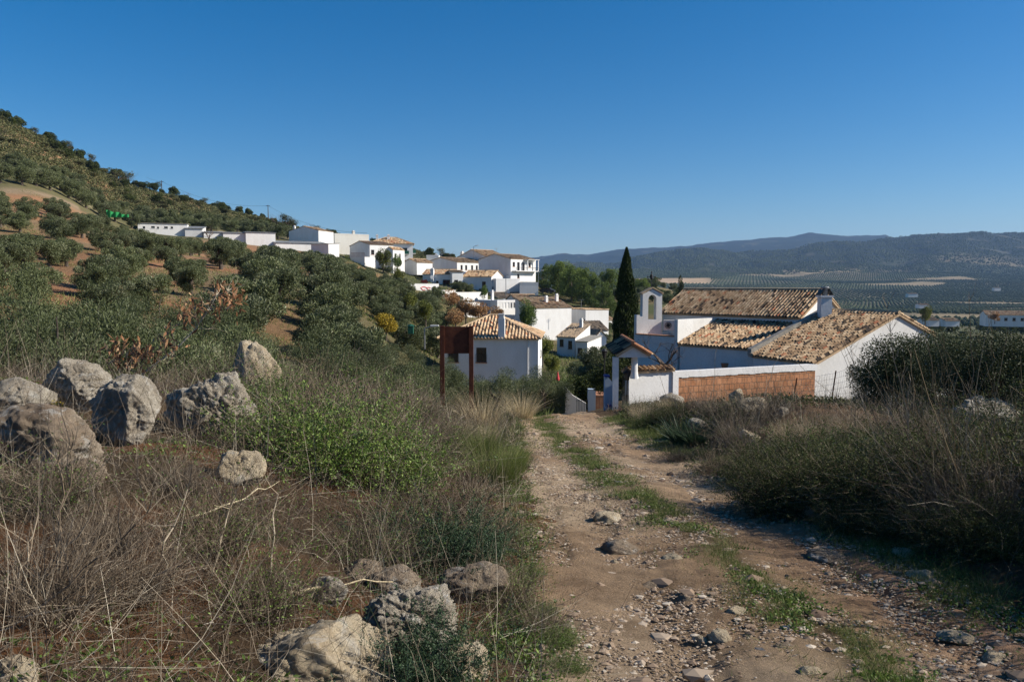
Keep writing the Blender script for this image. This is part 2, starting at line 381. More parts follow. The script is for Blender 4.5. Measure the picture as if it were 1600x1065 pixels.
attrmat('olive_leaf', [(0, (.045, .058, .022)), (.5, (.105, .128, .052)), (.85, (.18, .2, .1)), (1, (.3, .31, .2))], .55, .3, .2)
attrmat('olive_leaf_dark', [(0, (.03, .042, .016)), (.5, (.075, .095, .042)), (.9, (.13, .15, .075)), (1, (.2, .21, .13))], .6, .2, .15)
attrmat('pine_leaf', [(0, (.045, .07, .016)), (.5, (.125, .175, .04)), (1, (.24, .3, .08))], .6, .2, .2)
attrmat('cypress_leaf', [(0, (.018, .028, .009)), (.6, (.045, .065, .018)), (1, (.1, .135, .04))], .65, .2, .05)
attrmat('scrub_leaf', [(0, (.04, .045, .02)), (.5, (.09, .1, .038)), (1, (.2, .17, .085))], .7, .2, .1)
attrmat('bare_twig', [(0, (.07, .05, .04)), (1, (.16, .12, .095))], .8, .2)
attrmat('yellow_leaf', [(0, (.12, .1, .02)), (.5, (.32, .24, .03)), (1, (.5, .38, .05))], .6, .25, .2)
attrmat('orange_leaf', [(0, (.18, .1, .05)), (.5, (.36, .2, .09)), (1, (.52, .36, .19))], .6, .25, .2)
attrmat('red_leaf', [(0, (.1, .02, .015)), (1, (.25, .05, .04))], .6, .25, .2)
attrmat('lime_leaf', [(0, (.06, .075, .012)), (.5, (.14, .16, .03)), (1, (.26, .26, .05))], .6, .25, .2)
attrmat('green_leaf', [(0, (.035, .07, .012)), (.5, (.1, .16, .03)), (1, (.24, .33, .08))], .5, .3, .3)
attrmat('dark_leaf', [(0, (.025, .032, .01)), (.5, (.055, .075, .02)), (1, (.12, .135, .045))], .65, .15, .2)
attrmat('blue_leaf', [(0, (.02, .045, .02)), (1, (.075, .12, .06))], .55, .25, .15)
attrmat('grass', [(0, (.05, .08, .015)), (.5, (.145, .185, .05)), (.85, (.27, .29, .1)), (1, (.45, .38, .2))], .6, .2, .3)
attrmat('dry_stem', [(0, (.06, .043, .03)), (.35, (.18, .14, .1)), (.7, (.36, .3, .225)), (1, (.6, .54, .43))], .8, .15)
attrmat('straw', [(0, (.28, .21, .12)), (.5, (.48, .39, .24)), (1, (.68, .6, .42))], .7, .25, .15)
attrmat('reed', [(0, (.09, .06, .03)), (.5, (.22, .155, .08)), (1, (.42, .35, .23))], .5, .35)
attrmat('dead_leaf', [(0, (.14, .06, .03)), (.5, (.34, .17, .08)), (1, (.5, .34, .2))], .6, .3, .2)
attrmat('bark', [(0, (.07, .055, .045)), (1, (.17, .14, .115))], .9, .15, nscale=8, namt=.6, bmp=.6)
M = MATS

# ================================================================ SETTING: ground sheet
def colour_zones(x, y, z):
    D = np.where(np.abs(x) > np.maximum(y, 1) * 1.33, np.abs(x) / 1.33, np.maximum(y, 1)); px = np.clip(x / np.maximum(y, 3) * 1200 + 800, -900, 2600)
    n = fbm(x / 9., y / 9., o=4); nb = fbm(x / 60., y / 60., o=3); n0 = fbm(x / .9, y / .9, o=4)
    C = np.zeros((len(x), 3))
    def lay(c, m):
        nonlocal C
        m = np.clip(m, 0, 1)[:, None]; C = C * (1 - m) + np.array(c) * m
    C[:] = (.16, .105, .065)
    lay((.2, .12, .07), sst(-.1, .4, n0)); lay((.09, .08, .045), sst(.05, .45, fbm(x / 1.7 + 9, y / 1.7, o=3)))
    lay((.24, .115, .055), sst(-4, -2, -np.abs(x + 2.6)) * sst(.0, .3, n0) * (y < 9))
    LIM = np.interp(px, [0, 120, 240, 400, 560, 700], [150, 172, 192, 205, 205, 190]); ol = sst(24, 34, D) * (1 - sst(LIM - 4, LIM + 4, D)) * sst(760, 700, px)
    lay((.29, .155, .085), ol); lay((.24, .165, .1), ol * sst(-.2, .2, n)); lay((.13, .115, .06), ol * sst(.0, .25, nb) * .85)
    lay((.14, .12, .06), ol * sst(560, 660, px) * sst(-.4, 0, n))
    track = np.exp(-((D - LIM - 2) / 3.) ** 2) * (px < 130)
    sb = sst(LIM - 4, LIM + 4, D) * (1 - sst(600, 900, D)) * sst(800, 700, px)
    lay((.12, .11, .055), sb); lay((.07, .075, .035), sb * sst(-.1, .3, n)); lay((.34, .27, .2), sb * sst(.3, .5, fbm(x / 5., y / 5., o=4)) * .8); lay((.3, .16, .09), sb * sst(.28, .5, nb) * .6)
    lay((.24, .18, .12), track)
    vg = sst(30, 45, D) * (1 - sst(330, 450, D)) * sst(700, 780, px); lay((.15, .12, .065), vg); lay((.08, .09, .04), vg * sst(-.1, .3, n))
    lay((.08, .09, .045), sst(300, 420, D) * sst(800, 900, px))
    # valley fields
    vm = sst(420, 600, D) * (1 - sst(3300, 3900, D))
    sx = frng.uniform(-600, 4200, 420); sy = frng.uniform(400, 4200, 420)
    for i in range(len(sx)): pass
    return C, vm, D, px
frng = np.random.default_rng(5)
NF = 520
FX = frng.uniform(-800, 4400, NF); FY = np.exp(frng.uniform(np.log(450), np.log(4300), NF))
FT = frng.uniform(0, 1, NF); FA = frng.uniform(-.5, .5, NF)
def field_of(x, y):
    best = np.full(len(x), 1e18); idx = np.zeros(len(x), int)
    wx = x + fbm(x / 180., y / 180., o=2) * 60; wy = y + fbm(x / 180. + 7, y / 180., o=2) * 60
    for i in range(NF):
        s = FY[i] * .001 + .3
        d = ((wx - FX[i]) ** 2 * .6 + (wy - FY[i]) ** 2 * .9) / s ** 2
        k = d < best; best[k] = d[k]; idx[k] = i
    return idx
def ground():
    az = np.concatenate([np.linspace(-180, -46, 60)[:-1], np.linspace(-46, -37, 30)[:-1], np.linspace(-37, 37, 430)[:-1], np.linspace(37, 46, 30)[:-1], np.linspace(46, 180, 60)[:-1]])
    r = np.exp(np.linspace(np.log(.7), np.log(12500), 860))
    A, Rr = np.meshgrid(R(1) * az, r); x = (np.sin(A) * Rr).ravel(); y = (np.cos(A) * Rr).ravel()
    z = H(x, y)
    z -= .05 * sst(.15, .45, x) * sst(3.25, 2.95, x) * sst(50, 44, y) * sst(-12, -10, y)      # bed for the path sheet
    na, nr = len(az), len(r)
    i, j = np.meshgrid(np.arange(nr - 1), np.arange(na), indexing='ij'); j2 = (j + 1) % na
    F = np.stack([i * na + j, (i + 1) * na + j, (i + 1) * na + j2, i * na + j2], -1).reshape(-1, 4)[:, ::-1]
    V = np.stack([x, y, z], 1); V = np.vstack([V, [[0, 0, -1.65]]]); c = len(V) - 1
    mb = MB(); mb.arr(V, F)
    mb.f.append(np.array([[c, k, (k + 1) % na] for k in range(na)])[:, ::-1]); mb.a.append(np.full(na, .5))
    o = mb.build('ground', M['soil'], smooth=True); o['kind'] = 'structure'
    C, vm, D, px = colour_zones(V[:, 0], V[:, 1], V[:, 2])
    sel = vm > 0
    idx = field_of(V[sel, 0], V[sel, 1]); t = FT[idx]
    cf = np.where(t[:, None] < .6, np.array([.075, .085, .045]), np.where(t[:, None] < .93, np.array([.13, .115, .07]), np.array([.24, .19, .12])))
    C[sel] = C[sel] * (1 - vm[sel, None]) + cf * vm[sel, None]
    mm = sst(3100, 3700, D + 350 * fbm(V[:, 0] / 300, V[:, 1] / 300, o=3)); ms = fbm(V[:, 0] / 120, V[:, 1] / 160, o=4)
    mc = np.where((ms > .42)[:, None], np.array([.07, .068, .048]), np.array([.018, .025, .018]))
    C = C * (1 - mm[:, None]) + mc * mm[:, None]
    # long pale field below the first ridge
    pf = sst(18, 0, np.abs(V[:, 1] - 2550 - .0 * V[:, 0]) - 170) * sst(960, 1000, px) * sst(1125, 1095, px); C = C * (1 - pf[:, None]) + np.array([.42, .3, .19]) * pf[:, None]
    ca = o.data.color_attributes.new('Col', 'FLOAT_COLOR', 'POINT'); ca.data.foreach_set('color', np.hstack([C, np.ones((len(C), 1))]).astype(np.float32).ravel())
    nm = o.data.attributes.new('nearm', 'FLOAT', 'POINT'); nm.data.foreach_set('value', (1 - sst(60, 250, D)).astype(np.float32))
    return o
ground()
def dirt_path():
    us = np.linspace(-.2, 3.65, 110); ys = np.concatenate([np.arange(-8, 2, .2), np.arange(2, 12, .05), np.arange(12, 28, .1), np.arange(28, 48, .25)])
    Xg, Yg = np.meshgrid(us, ys); x = Xg.ravel(); y = Yg.ravel()
    edge = np.minimum(x - (.3 + .22 * fbm(y / .8, y * 0, o=3)), (3.15 + .25 * fbm(y / .9 + 50, y * 0, o=3)) - x)
    lum = fbm(x / .5, y / .6, o=4) * .035 + np.maximum(0, fbm(x / .1, y / .12, o=3) - .0) * .022 * (1 + .8 * (x > 2.1)) - np.maximum(0, fbm(x / .35 + 4, y / 2.2, o=3) - .12) * .1 + np.maximum(0, fbm(x / .7 + 31, y / .8, o=4) - .28) * .06
    z = H(x, y) + np.clip(edge * .25, -.13, 0) + .0 + lum
    nu = len(us); i, j = np.meshgrid(np.arange(len(ys) - 1), np.arange(nu - 1), indexing='ij')
    F = np.stack([i * nu + j, i * nu + j + 1, (i + 1) * nu + j + 1, (i + 1) * nu + j], -1).reshape(-1, 4)
    o = MB().arr(np.stack([x, y, z], 1), F).build('dirt_path', M['path_dirt'], smooth=True); o['kind'] = 'structure'
    n = fbm(x / .6, y / .9, o=4)[:, None]; n2 = fbm(x / 2.2 + 5, y / 3., o=3)[:, None]
    C = np.array([.5, .335, .215]) * (1 + .3 * n); C = C + (np.array([.68, .51, .36]) - C) * np.clip(n2 * 2 + .5, 0, 1); red = np.exp(-((x - 3) / .5) ** 2)[:, None] * sst(8.5, 6.5, y)[:, None]
    C = C * (1 - .5 * red) + np.array([.36, .17, .115]) * .5 * red
    st = np.exp(-((x - np.interp(y, [3, 8, 12, 20], [1.95, 1.85, 1.45, 1.1])) / .22) ** 2)[:, None]; C = C * (1 - .6 * st) + np.array([.1, .09, .04]) * .6 * st
    ca = o.data.color_attributes.new('Col', 'FLOAT_COLOR', 'POINT'); ca.data.foreach_set('color', np.hstack([C, np.ones((len(C), 1))]).astype(np.float32).ravel())
    nm = o.data.attributes.new('nearm', 'FLOAT', 'POINT'); nm.data.foreach_set('value', np.ones(len(C), np.float32))
dirt_path()

# ================================================================ haze
def haze():
    o = MB().box(-9000, -300, -130, 12500, 12600, 760).build('haze', None); o['kind'] = 'stuff'
    m = bpy.data.materials.new('haze_air'); m.use_nodes = True; t = m.node_tree; t.nodes.remove(t.nodes['Principled BSDF'])
    v = t.nodes.new('ShaderNodeVolumePrincipled'); v.inputs['Color'].default_value = (.36, .6, 1, 1); v.inputs['Density'].default_value = HAZE; v.inputs['Anisotropy'].default_value = .1
    t.links.new(v.outputs[0], t.nodes['Material Output'].inputs['Volume']); o.data.materials.append(m)
HAZE = 5.4e-5
haze()
# ================================================================ buildings
def norm(a): return a / np.maximum(1e-9, np.linalg.norm(a, axis=-1, keepdims=True))
def in_poly(u, v, poly):
    s = np.ones(len(u), bool); n = len(poly)
    for i in range(n):
        (x0, y0), (x1, y1) = poly[i], poly[(i + 1) % n]
        s &= (x1 - x0) * (v - y0) - (y1 - y0) * (u - x0) >= -1e-6
    return s
def tiles(mb, o, eu, ev, poly, pu=.24, pv=.4, amp=.08, base=.58, seed=0, prof=7):
    o, eu, ev = np.array(o, float), norm(np.array(eu, float)), norm(np.array(ev, float)); n = np.cross(eu, ev)
    if n[2] < 0: n = -n
    mb.prism([o + eu * a + ev * b - n * .03 for a, b in poly], -n * .09, .6)
    r = np.random.default_rng(seed)
    us = [p[0] for p in poly]; vs = [p[1] for p in poly]
    nu = max(1, round((max(us) - min(us)) / pu)); nv = max(1, round((max(vs) - min(vs)) / pv)); pu = (max(us) - min(us)) / nu; pv = (max(vs) - min(vs)) / nv
    I, J = np.meshgrid(np.arange(nu), np.arange(nv)); I = I.ravel(); J = J.ravel()
    U = min(us) + (I + .5) * pu; Vv = min(vs) + (J + .5) * pv; k = in_poly(U, Vv, poly); U, Vv, I, J = U[k], Vv[k], I[k], J[k]
    t = np.linspace(0, 1, prof); hh = np.where(t < .62, np.sin(np.clip(t / .62, 0, 1) * np.pi) * amp, -np.sin(np.clip((t - .62) / .38, 0, 1) * np.pi) * amp * .5)
    m = len(U); ju = r.normal(0, .012, m); jz = r.normal(0, .006, m); jv = r.normal(0, .012, m)
    val = np.clip(base + r.normal(0, .15, m) - .3 * np.clip(fbm(U * .7 + seed, Vv * .7, o=3) - .1, 0, 1) * 2 - .4 * (r.random(m) < .17) + .38 * (r.random(m) < .08), 0, 1)
    for q in range(prof - 1):
        def pt(tt, h, vv, dz): return o + eu * (U - pu / 2 + tt * pu + ju)[:, None] + ev * (Vv + vv + jv)[:, None] + n * (h + dz + jz + .005)[:, None]
        a = pt(t[q], hh[q], -pv / 2 - .04, .022 + 0 * U); b = pt(t[q + 1], hh[q + 1], -pv / 2 - .04, .022 + 0 * U)
        c = pt(t[q + 1], hh[q + 1], pv / 2, -.004 + 0 * U); d = pt(t[q], hh[q], pv / 2, -.004 + 0 * U)
        mb.quads(np.stack([a, b, c, d], 1), val)
def wall_holes(mb, A, B, h, holes, dep=.16, hr=None):
    A, B = np.array(A, float), np.array(B, float); L = np.linalg.norm(B - A); e = (B - A) / L; n = np.array([e[1], -e[0]])
    us = sorted({0, L, *[x for q in holes for x in (q[0], q[0] + q[2])]}); vs = sorted({0, h, *[x for q in holes for x in (q[1], q[1] + q[3])]})
    g = lambda u, v, d=0: (A[0] + e[0] * u - n[0] * d, A[1] + e[1] * u - n[1] * d, v)
    for i in range(len(us) - 1):
        for j in range(len(vs) - 1):
            cu, cv = (us[i] + us[i + 1]) / 2, (vs[j] + vs[j + 1]) / 2
            if any(q[0] < cu < q[0] + q[2] and q[1] < cv < q[1] + q[3] for q in holes): continue
            mb.poly([g(us[i], vs[j]), g(us[i + 1], vs[j]), g(us[i + 1], vs[j + 1]), g(us[i], vs[j + 1])])
    for u, v, w_, hh in holes:
        c = [(u, v), (u + w_, v), (u + w_, v + hh), (u, v + hh)]
        for k in range(4):
            p, q = c[k], c[(k + 1) % 4]; mb.poly([g(*p), g(*q), g(*q, dep), g(*p, dep)])
    return g
def window_part(root, g, u, v, w_, h, mat, dep=.16, grille=False, sill=True, balcony=None):
    f = .06 if w_ > .5 else .04; mb = MB()
    def bx(a, b, c, d, y0, y1):
        P8 = [g(a, c, y0), g(b, c, y0), g(b, d, y0), g(a, d, y0)]; Q8 = [g(a, c, y1), g(b, c, y1), g(b, d, y1), g(a, d, y1)]
        mb.arr(P8 + Q8, [(0, 1, 2, 3), (7, 6, 5, 4), (0, 4, 5, 1), (1, 5, 6, 2), (2, 6, 7, 3), (3, 7, 4, 0)])
    y0, y1 = dep - .05, dep - .005
    bx(u, u + f, v, v + h, y0, y1); bx(u + w_ - f, u + w_, v, v + h, y0, y1); bx(u + f, u + w_ - f, v, v + f, y0, y1); bx(u + f, u + w_ - f, v + h - f, v + h, y0, y1); bx(u + w_ / 2 - f / 2, u + w_ / 2 + f / 2, v + f, v + h - f, y0 + .003, y1)
    wn = mb.build('window', mat, root)
    mb = MB(); mb.poly([g(u + f, v + f, dep - .02), g(u + w_ - f, v + f, dep - .02), g(u + w_ - f, v + h - f, dep - .02), g(u + f, v + h - f, dep - .02)]); mb.build('pane', M['glass_dark'], wn)
    if sill:
        mb = MB(); bx(u - .08, u + w_ + .08, v - .09, v - .005, -.07, .02); mb.build('sill', M['terracotta'] if mat == M['wood_dark'] else M['whitewash'], wn)
    if grille:
        mb = MB(); zt = v + h * (.55 if grille == 'low' else 1)
        for k in range(9):
            uu = u - .05 + (w_ + .1) * k / 8; mb.tube([g(uu, v, -.12), g(uu, zt, -.12)], .012, 4)
        for zz in (v + .03, zt): mb.tube([g(u - .06, zz, -.12), g(u + w_ + .06, zz, -.12)], .014, 4)
        for uu in (u - .05, u + w_ + .05): mb.tube([g(uu, zt, -.12), g(uu, zt, .0)], .012, 4)
        mb.build('grille', M['iron'], wn)
    if balcony:
        mb = MB(); bx(u - .5, u + w_ + .5, v - .14, v - .003, -.9, .02); mb.build('balcony_slab', M['whitewash'], wn)
        mb = MB(); bx(u - .5, u + w_ + .5, v + .0, v + 1.0, -.9, -.86); bx(u - .5, u - .46, v, v + 1., -.858, -.02); bx(u + w_ + .46, u + w_ + .5, v, v + 1., -.858, -.02); mb.build('balcony_screen', M[balcony], wn)
HD = {}
def house(name, label, pL, DL, pR, DR, dep, pyE, rise, axis='x', h=5, holes=(), roof='gable', over=.22, chim=(), wall='whitewash', tile='roof_tile', pu=None, cat='house', group=None, wmat='wood_dark', base=.52, roofmat='roof_sheet', extra=None):
    a = np.array([X(pL, DL), DL]); b = np.array([X(pR, DR), DR]); L = float(np.linalg.norm(b - a)); HD[name] = (L, dep); ang = math.atan2(b[1] - a[1], b[0] - a[0]); W = dep
    zE = Zp(pyE, DL); root = empty(name, (a[0], a[1], zE - h), ang); tag(root, label, cat, group); HD[root.name] = (L, W)
    pu = pu or (.24 if DL < 100 else .42); pv = .27 if DL < 60 else .4 if DL < 100 else .6; prof = 7 if DL < 100 else 4
    corners = {'F': ((0, 0), (L, 0), L), 'R': ((L, 0), (L, W), W), 'B': ((L, W), (0, W), L), 'L': ((0, W), (0, 0), W)}
    mb = MB(); gs = {}
    for sd, (A, B, ln) in corners.items():
        hl = [(q[1] * ln - q[3] / 2, h - q[2] - q[4], q[3], q[4]) for q in holes if q[0] == sd]
        gs[sd] = (wall_holes(mb, A, B, h, hl), hl, [q for q in holes if q[0] == sd])
    sd = int(abs(pL * 7 + DL)) ; rm = MB(); c, s = None, None
    def plane(o, eu, ev, poly): tiles(rm, o, eu, ev, poly, pu, pv, .085 if DL < 100 else .09, base, sd + len(rm.v), prof)
    def cap(p, q): rm.tube([p, q], .1, 7, .7)
    if roof == 'gable':
        if axis == 'x':
            for x in (0, L): mb.poly([(x, 0, h), (x, W, h), (x, W / 2, h + rise)] if x else [(x, W, h), (x, 0, h), (x, W / 2, h + rise)])
            hw = W / 2; k = rise / hw; Lv = math.hypot(hw + over, k * (hw + over)); po = [(0, 0), (L + 2 * over, 0), (L + 2 * over, Lv), (0, Lv)]
            plane((-over, -over, h - k * over + .05), (1, 0, 0), (0, 1, k), po); plane((L + over, W + over, h - k * over + .05), (-1, 0, 0), (0, -1, k), po)
            cap((-over, hw, h + rise + .08), (L + over, hw, h + rise + .08))
        else:
            for y in (0, W): mb.poly([(0, y, h), (L, y, h), (L / 2, y, h + rise)] if not y else [(L, y, h), (0, y, h), (L / 2, y, h + rise)])
            hw = L / 2; k = rise / hw; Lv = math.hypot(hw + over, k * (hw + over)); po = [(0, 0), (W + 2 * over, 0), (W + 2 * over, Lv), (0, Lv)]
            plane((-over, W + over, h - k * over + .05), (0, -1, 0), (1, 0, k), po); plane((L + over, -over, h - k * over + .05), (0, 1, 0), (-1, 0, k), po)
            cap((hw, -over, h + rise + .08), (hw, W + over, h + rise + .08))
    elif roof == 'hip':
        o = over; hw = min(L, W) / 2 + o; k = rise / hw; z0 = h + .03; Lx, Wy = L + 2 * o, W + 2 * o; sl = math.hypot(1, k)
        def trap(ln): return [(0, 0), (ln, 0), (ln - hw, hw * sl), (hw, hw * sl)] if ln > 2 * hw + .01 else [(0, 0), (ln, 0), (hw, hw * sl)]
        plane((-o, -o, z0), (1, 0, 0), (0, 1, k), trap(Lx)); plane((L + o, W + o, z0), (-1, 0, 0), (0, -1, k), trap(Lx))
        plane((L + o, -o, z0), (0, 1, 0), (-1, 0, k), trap(Wy)); plane((-o, W + o, z0), (0, -1, 0), (1, 0, k), trap(Wy))
        zr = z0 + hw * k + .04
        if Lx >= Wy: r1, r2 = (hw - o, W / 2, zr), (L - hw + o, W / 2, zr); r3, r4 = r1, r2
        else: r1, r2 = (L / 2, hw - o, zr), (L / 2, W - hw + o, zr)
        cap(r1, r2) if r1 != r2 else None
        cap((-o, -o, z0 + .03), r1); cap((L + o, W + o, z0 + .03), r2)
        if Lx >= Wy: cap((-o, W + o, z0 + .03), r1); cap((L + o, -o, z0 + .03), r2)
        else: cap((L + o, -o, z0 + .03), r1); cap((-o, W + o, z0 + .03), r2)
    elif roof in ('shed', 'shedl', 'shedr', 'sheet', 'sheetf'):
        if roof in ('shed', 'sheet'):
            k = rise / W; mb.poly([(L, 0, h), (L, W, h), (L, W, h + rise)]); mb.poly([(0, W, h), (0, 0, h), (0, W, h + rise)]); mb.poly([(L, W, h), (0, W, h), (0, W, h + rise), (L, W, h + rise)])
            oo, e1, e2, lu, lv = (-over, -over, h - k * over + .04), (1, 0, 0), (0, 1, k), L + 2 * over, math.hypot(W + 2 * over, k * (W + 2 * over))
        elif roof == 'sheetf':
            k = rise / W; mb.poly([(L, 0, h), (L, W, h), (L, 0, h + rise)]); mb.poly([(0, W, h), (0, 0, h), (0, 0, h + rise)]); mb.poly([(0, 0, h), (L, 0, h), (L, 0, h + rise), (0, 0, h + rise)])
            oo, e1, e2, lu, lv = (L + over, W + over, h - k * over + .04), (-1, 0, 0), (0, -1, k), L + 2 * over, math.hypot(W + 2 * over, k * (W + 2 * over))
        elif roof == 'shedl':        # rises to the left
            k = rise / L; mb.poly([(0, 0, h), (L, 0, h), (0, 0, h + rise)]); mb.poly([(L, W, h), (0, W, h), (0, W, h + rise)]); mb.poly([(0, W, h), (0, 0, h), (0, 0, h + rise), (0, W, h + rise)])
            oo, e1, e2, lu, lv = (L + over, -over, h - k * over + .04), (0, 1, 0), (-1, 0, k), W + 2 * over, math.hypot(L + 2 * over, k * (L + 2 * over))
        else:
            k = rise / L; mb.poly([(0, 0, h), (L, 0, h), (L, 0, h + rise)]); mb.poly([(L, W, h), (0, W, h), (L, W, h + rise)]); mb.poly([(L, 0, h), (L, W, h), (L, W, h + rise), (L, 0, h + rise)])
            oo, e1, e2, lu, lv = (-over, W + over, h - k * over + .04), (0, -1, 0), (1, 0, k), W + 2 * over, math.hypot(L + 2 * over, k * (L + 2 * over))
        if roof.startswith('sheet'):
            e1n, e2n = norm(np.array(e1, float)), norm(np.array(e2, float)); nn = np.cross(e1n, e2n); oo = np.array(oo)
            rm.prism([oo, oo + e1n * lu, oo + e1n * lu + e2n * lv, oo + e2n * lv], nn * .1)
            tile = roofmat
        else: plane(oo, e1, e2, [(0, 0), (lu, 0), (lu, lv), (0, lv)])
    else:                            # flat with a parapet
        rm.box(.15, .15, h - .35, L - .15, W - .15, h - .25); tile = roofmat
        for x0, y0, x1, y1 in ((-.03, -.03, L + .03, .2), (-.03, W - .2, L + .03, W + .03), (-.03, .203, .2, W - .203), (L - .2, .203, L + .03, W - .203)): mb.box(x0, y0, h - .4, x1, y1, h + .02)
    mb.build('wall', M[wall], root)
    ro = rm.build('roof', M[tile], root)
    for g, hl, qs in gs.values():
        for (u, v, w_, hh), q in zip(hl, qs):
            o = q[5] if len(q) > 5 else {}
            window_part(root, g, u, v, w_, hh, M[o.get('mat', wmat)], grille=o.get('grille', False), sill=o.get('sill', True), balcony=o.get('balcony'))
    for cx, cy, cw, z0, ch in chim:
        m2 = MB(); m2.box(cx - cw / 2, cy - cw / 2, h + z0, cx + cw / 2, cy + cw / 2, h + z0 + ch); m2.box(cx - cw * .62, cy - cw * .62, h + z0 + ch + .002, cx + cw * .62, cy + cw * .62, h + z0 + ch + .1)
        m2.box(cx - cw * .36, cy - cw * .36, h + z0 + ch + .1, cx + cw * .36, cy + cw * .36, h + z0 + ch + .42); m2.build('chimney', M[wall], ro)
    return root
FW = lambda *a: [('F', *q) for q in a]
RW = lambda *a: [('R', *q) for q in a]
low = {'grille': 'low'}; bal = {'balcony': 'green_paint', 'sill': False}

# --- hip-roofed house in the middle
house('hip_house', 'white house with a hipped tile roof and thick side chimney just beyond the rusty sign', 688, 78.3, 841, 77.5, 9.2, 528, 2.15, h=6.0, roof='hip', over=.32, pu=.34,
      holes=FW((.42, .95, 1.05, 1.5, low), (.13, .95, 1.05, 1.5, low)) + RW((.5, 1.0, .9, 1.3, low)), chim=(), base=.7)
hr = bpy.data.objects['hip_house']
m2 = MB(); m2.box(5.95, -.3, 5.9, 6.6, .4, 8.05); m2.box(6.02, -.27, 8.053, 6.53, .33, 8.4); m2.box(5.95, -.34, 8.403, 6.6, .4, 8.5); m2.build('chimney', M['whitewash'], hr)
m2 = MB(); m2.tube([(8.95, -.06, 5.8), (8.95, -.06, 0.6)], .045, 6); m2.build('drainpipe', M['whitewash'], hr)
m2 = MB(); m2.tube([(4.6, 4.7, 8.1), (4.6, 4.7, 8.45)], [.09, .03], 8); m2.tube([(4.6, 4.7, 8.42), (4.6, 4.7, 8.47), (4.6, 4.7, 8.6)], [.03, .1, .02], 8); m2.build('finial', M['concrete'], hr)

# --- chapel, its lean-to, the low right-hand house
house('chapel', 'long whitewashed chapel with a steep weathered tile roof, behind the brick yard wall', 1035, 47, 1250, 40, 4.5, 487.5, 1.32, h=4.6, wall='whitewash', over=.12, pu=.2, pv=None) if False else \
house('chapel', 'long whitewashed chapel with a weathered tile roof, highest of the buildings behind the brick wall', 1035, 47, 1250, 40, 4.5, 487.5, 1.32, h=4.6, over=.14, pu=.2, base=.55)
house('lean_to', 'low white annex whose sloping tile roof leans on the front of the chapel', 1063, 41.6, 1179, 38.1, 3.45, 537, 1.15, h=3, roof='shed', over=.1, pu=.2, cat='annex', base=.54)
house('cottage', 'rough white cottage with wide tile roof and rendered gable behind the right shrubs', 1276, 34, 1516, 38, 4.0, 567, 2.1, 'y', h=3.4, wall='whitewash_rough', over=.1, pu=.2, base=.52)
def wpt(px, D, z): return Vector((X(px, D), D, z))
# cement flashing between the two low roofs
ct = bpy.data.objects['cottage']
m2 = MB(); m2.box(-.12, 3.95, 3.32, .3, 4.25, 3.52); m2.prism([(-.05, 4.1, 3.4), (4.55, 4.1, 5.35), (4.55, 4.1, 5.62), (-.05, 4.1, 3.72)], (0, .28, 0)); m2.build('flashing', M['concrete'], ct)
ch = bpy.data.objects['chapel']
# big chimney with a conical cowl
cx, cy = 9.0, 2.0
cr = empty('chimney_stack', wpt(1288, 39.2, -2.2)); tag(cr, 'square white chimney with a round tapered cowl between the chapel and the cottage roof', 'chimney')
m2 = MB(); m2.box(-.27, -.27, -.9, .27, .27, 1.6); m2.box(-.33, -.33, 1.602, .33, .33, 1.7); m2.build('stack', M['whitewash'], cr)
m2 = MB(); m2.tube([(0, 0, 1.7), (0, 0, 2.1), (0, 0, 2.14)], [.14, .21, .17], 14); m2.build('cowl', M['steel'], cr)
m2 = MB()
for sx in (-1, 1): m2.prism([(sx * .31, -.25, 1.703), (sx * .1, -.25, 2.02), (sx * .13, -.25, 2.06), (sx * .33, -.25, 1.75)], (0, .5, 0))
m2.build('rain_guard', M['iron'], cr)
# parapet wall at the left end of the annex roof
lt = bpy.data.objects['lean_to']
m2 = MB(); m2.box(-.3, -.1, -.2, -.08, 3.3, 4.32); m2.build('parapet', M['whitewash_rough'], lt)
# terrace block left of the chapel
tr = house('terrace_block', 'white flat terrace block with terracotta coping below the bell arch', 996, 44.5, 1062, 42.3, 3.2, 523, 0, h=3.6, roof='flat', cat='terrace', roofmat='terracotta')
m2 = MB(); m2.box(-.08, -.08, 3.625, 2.9, .26, 3.68); m2.build('coping', M['terracotta'], tr)
# bell gable
bg_ = empty('bell_gable', wpt(1000, 44.8, Zp(524, 44.8)), R(10)); tag(bg_, 'white bell gable with open arch and iron cross, left of the chapel', 'bell gable')
m2 = MB(); T_ = .42; k_ = 44.8 / 1200
def ex(pts): m2.prism([(x, 0, z) for x, z in pts], (0, T_, 0))
ex([(-.2, -.6), (1.35, -.6), (1.35, .93), (.16, .93), (.16, 1.12), (-.0, 1.12), (-.0, 1.2), (-.2, 1.2)])
ex([(.16, .932), (.5, .932), (.5, 2.1), (.16, 2.1)]); ex([(1.0, .932), (1.35, .932), (1.35, 2.1), (1.0, 2.1)])
arc = [(.75 - .25 * math.cos(a), 2.1 + .27 * math.sin(a)) for a in np.linspace(0, math.pi, 11)]
top = [np.interp(x, [.16, .75, 1.35], [2.42, 2.7, 2.42]) for x, _ in arc]
ex([(.16, 2.102), (.5, 2.102), (.5, top[0]), (.16, 2.42)]); ex([(1.0, 2.102), (1.35, 2.102), (1.35, 2.42), (1.0, top[-1])])
for i in range(10): ex([arc[i], arc[i + 1], (arc[i + 1][0], top[i + 1]), (arc[i][0], top[i])])
m2.build('arch_wall', M['whitewash_rough'], bg_)
m2 = MB()
for a_, b_ in (((.08, 2.42), (.76, 2.76)), ((1.43, 2.42), (.76, 2.76))): m2.prism([(a_[0], -.06, a_[1]), (b_[0], -.06, b_[1]), (b_[0], -.06, b_[1] + .06), (a_[0], -.06, a_[1] + .06)], (0, T_ + .12, 0), .7)
m2.build('coping', M['roof_tile'], bg_)
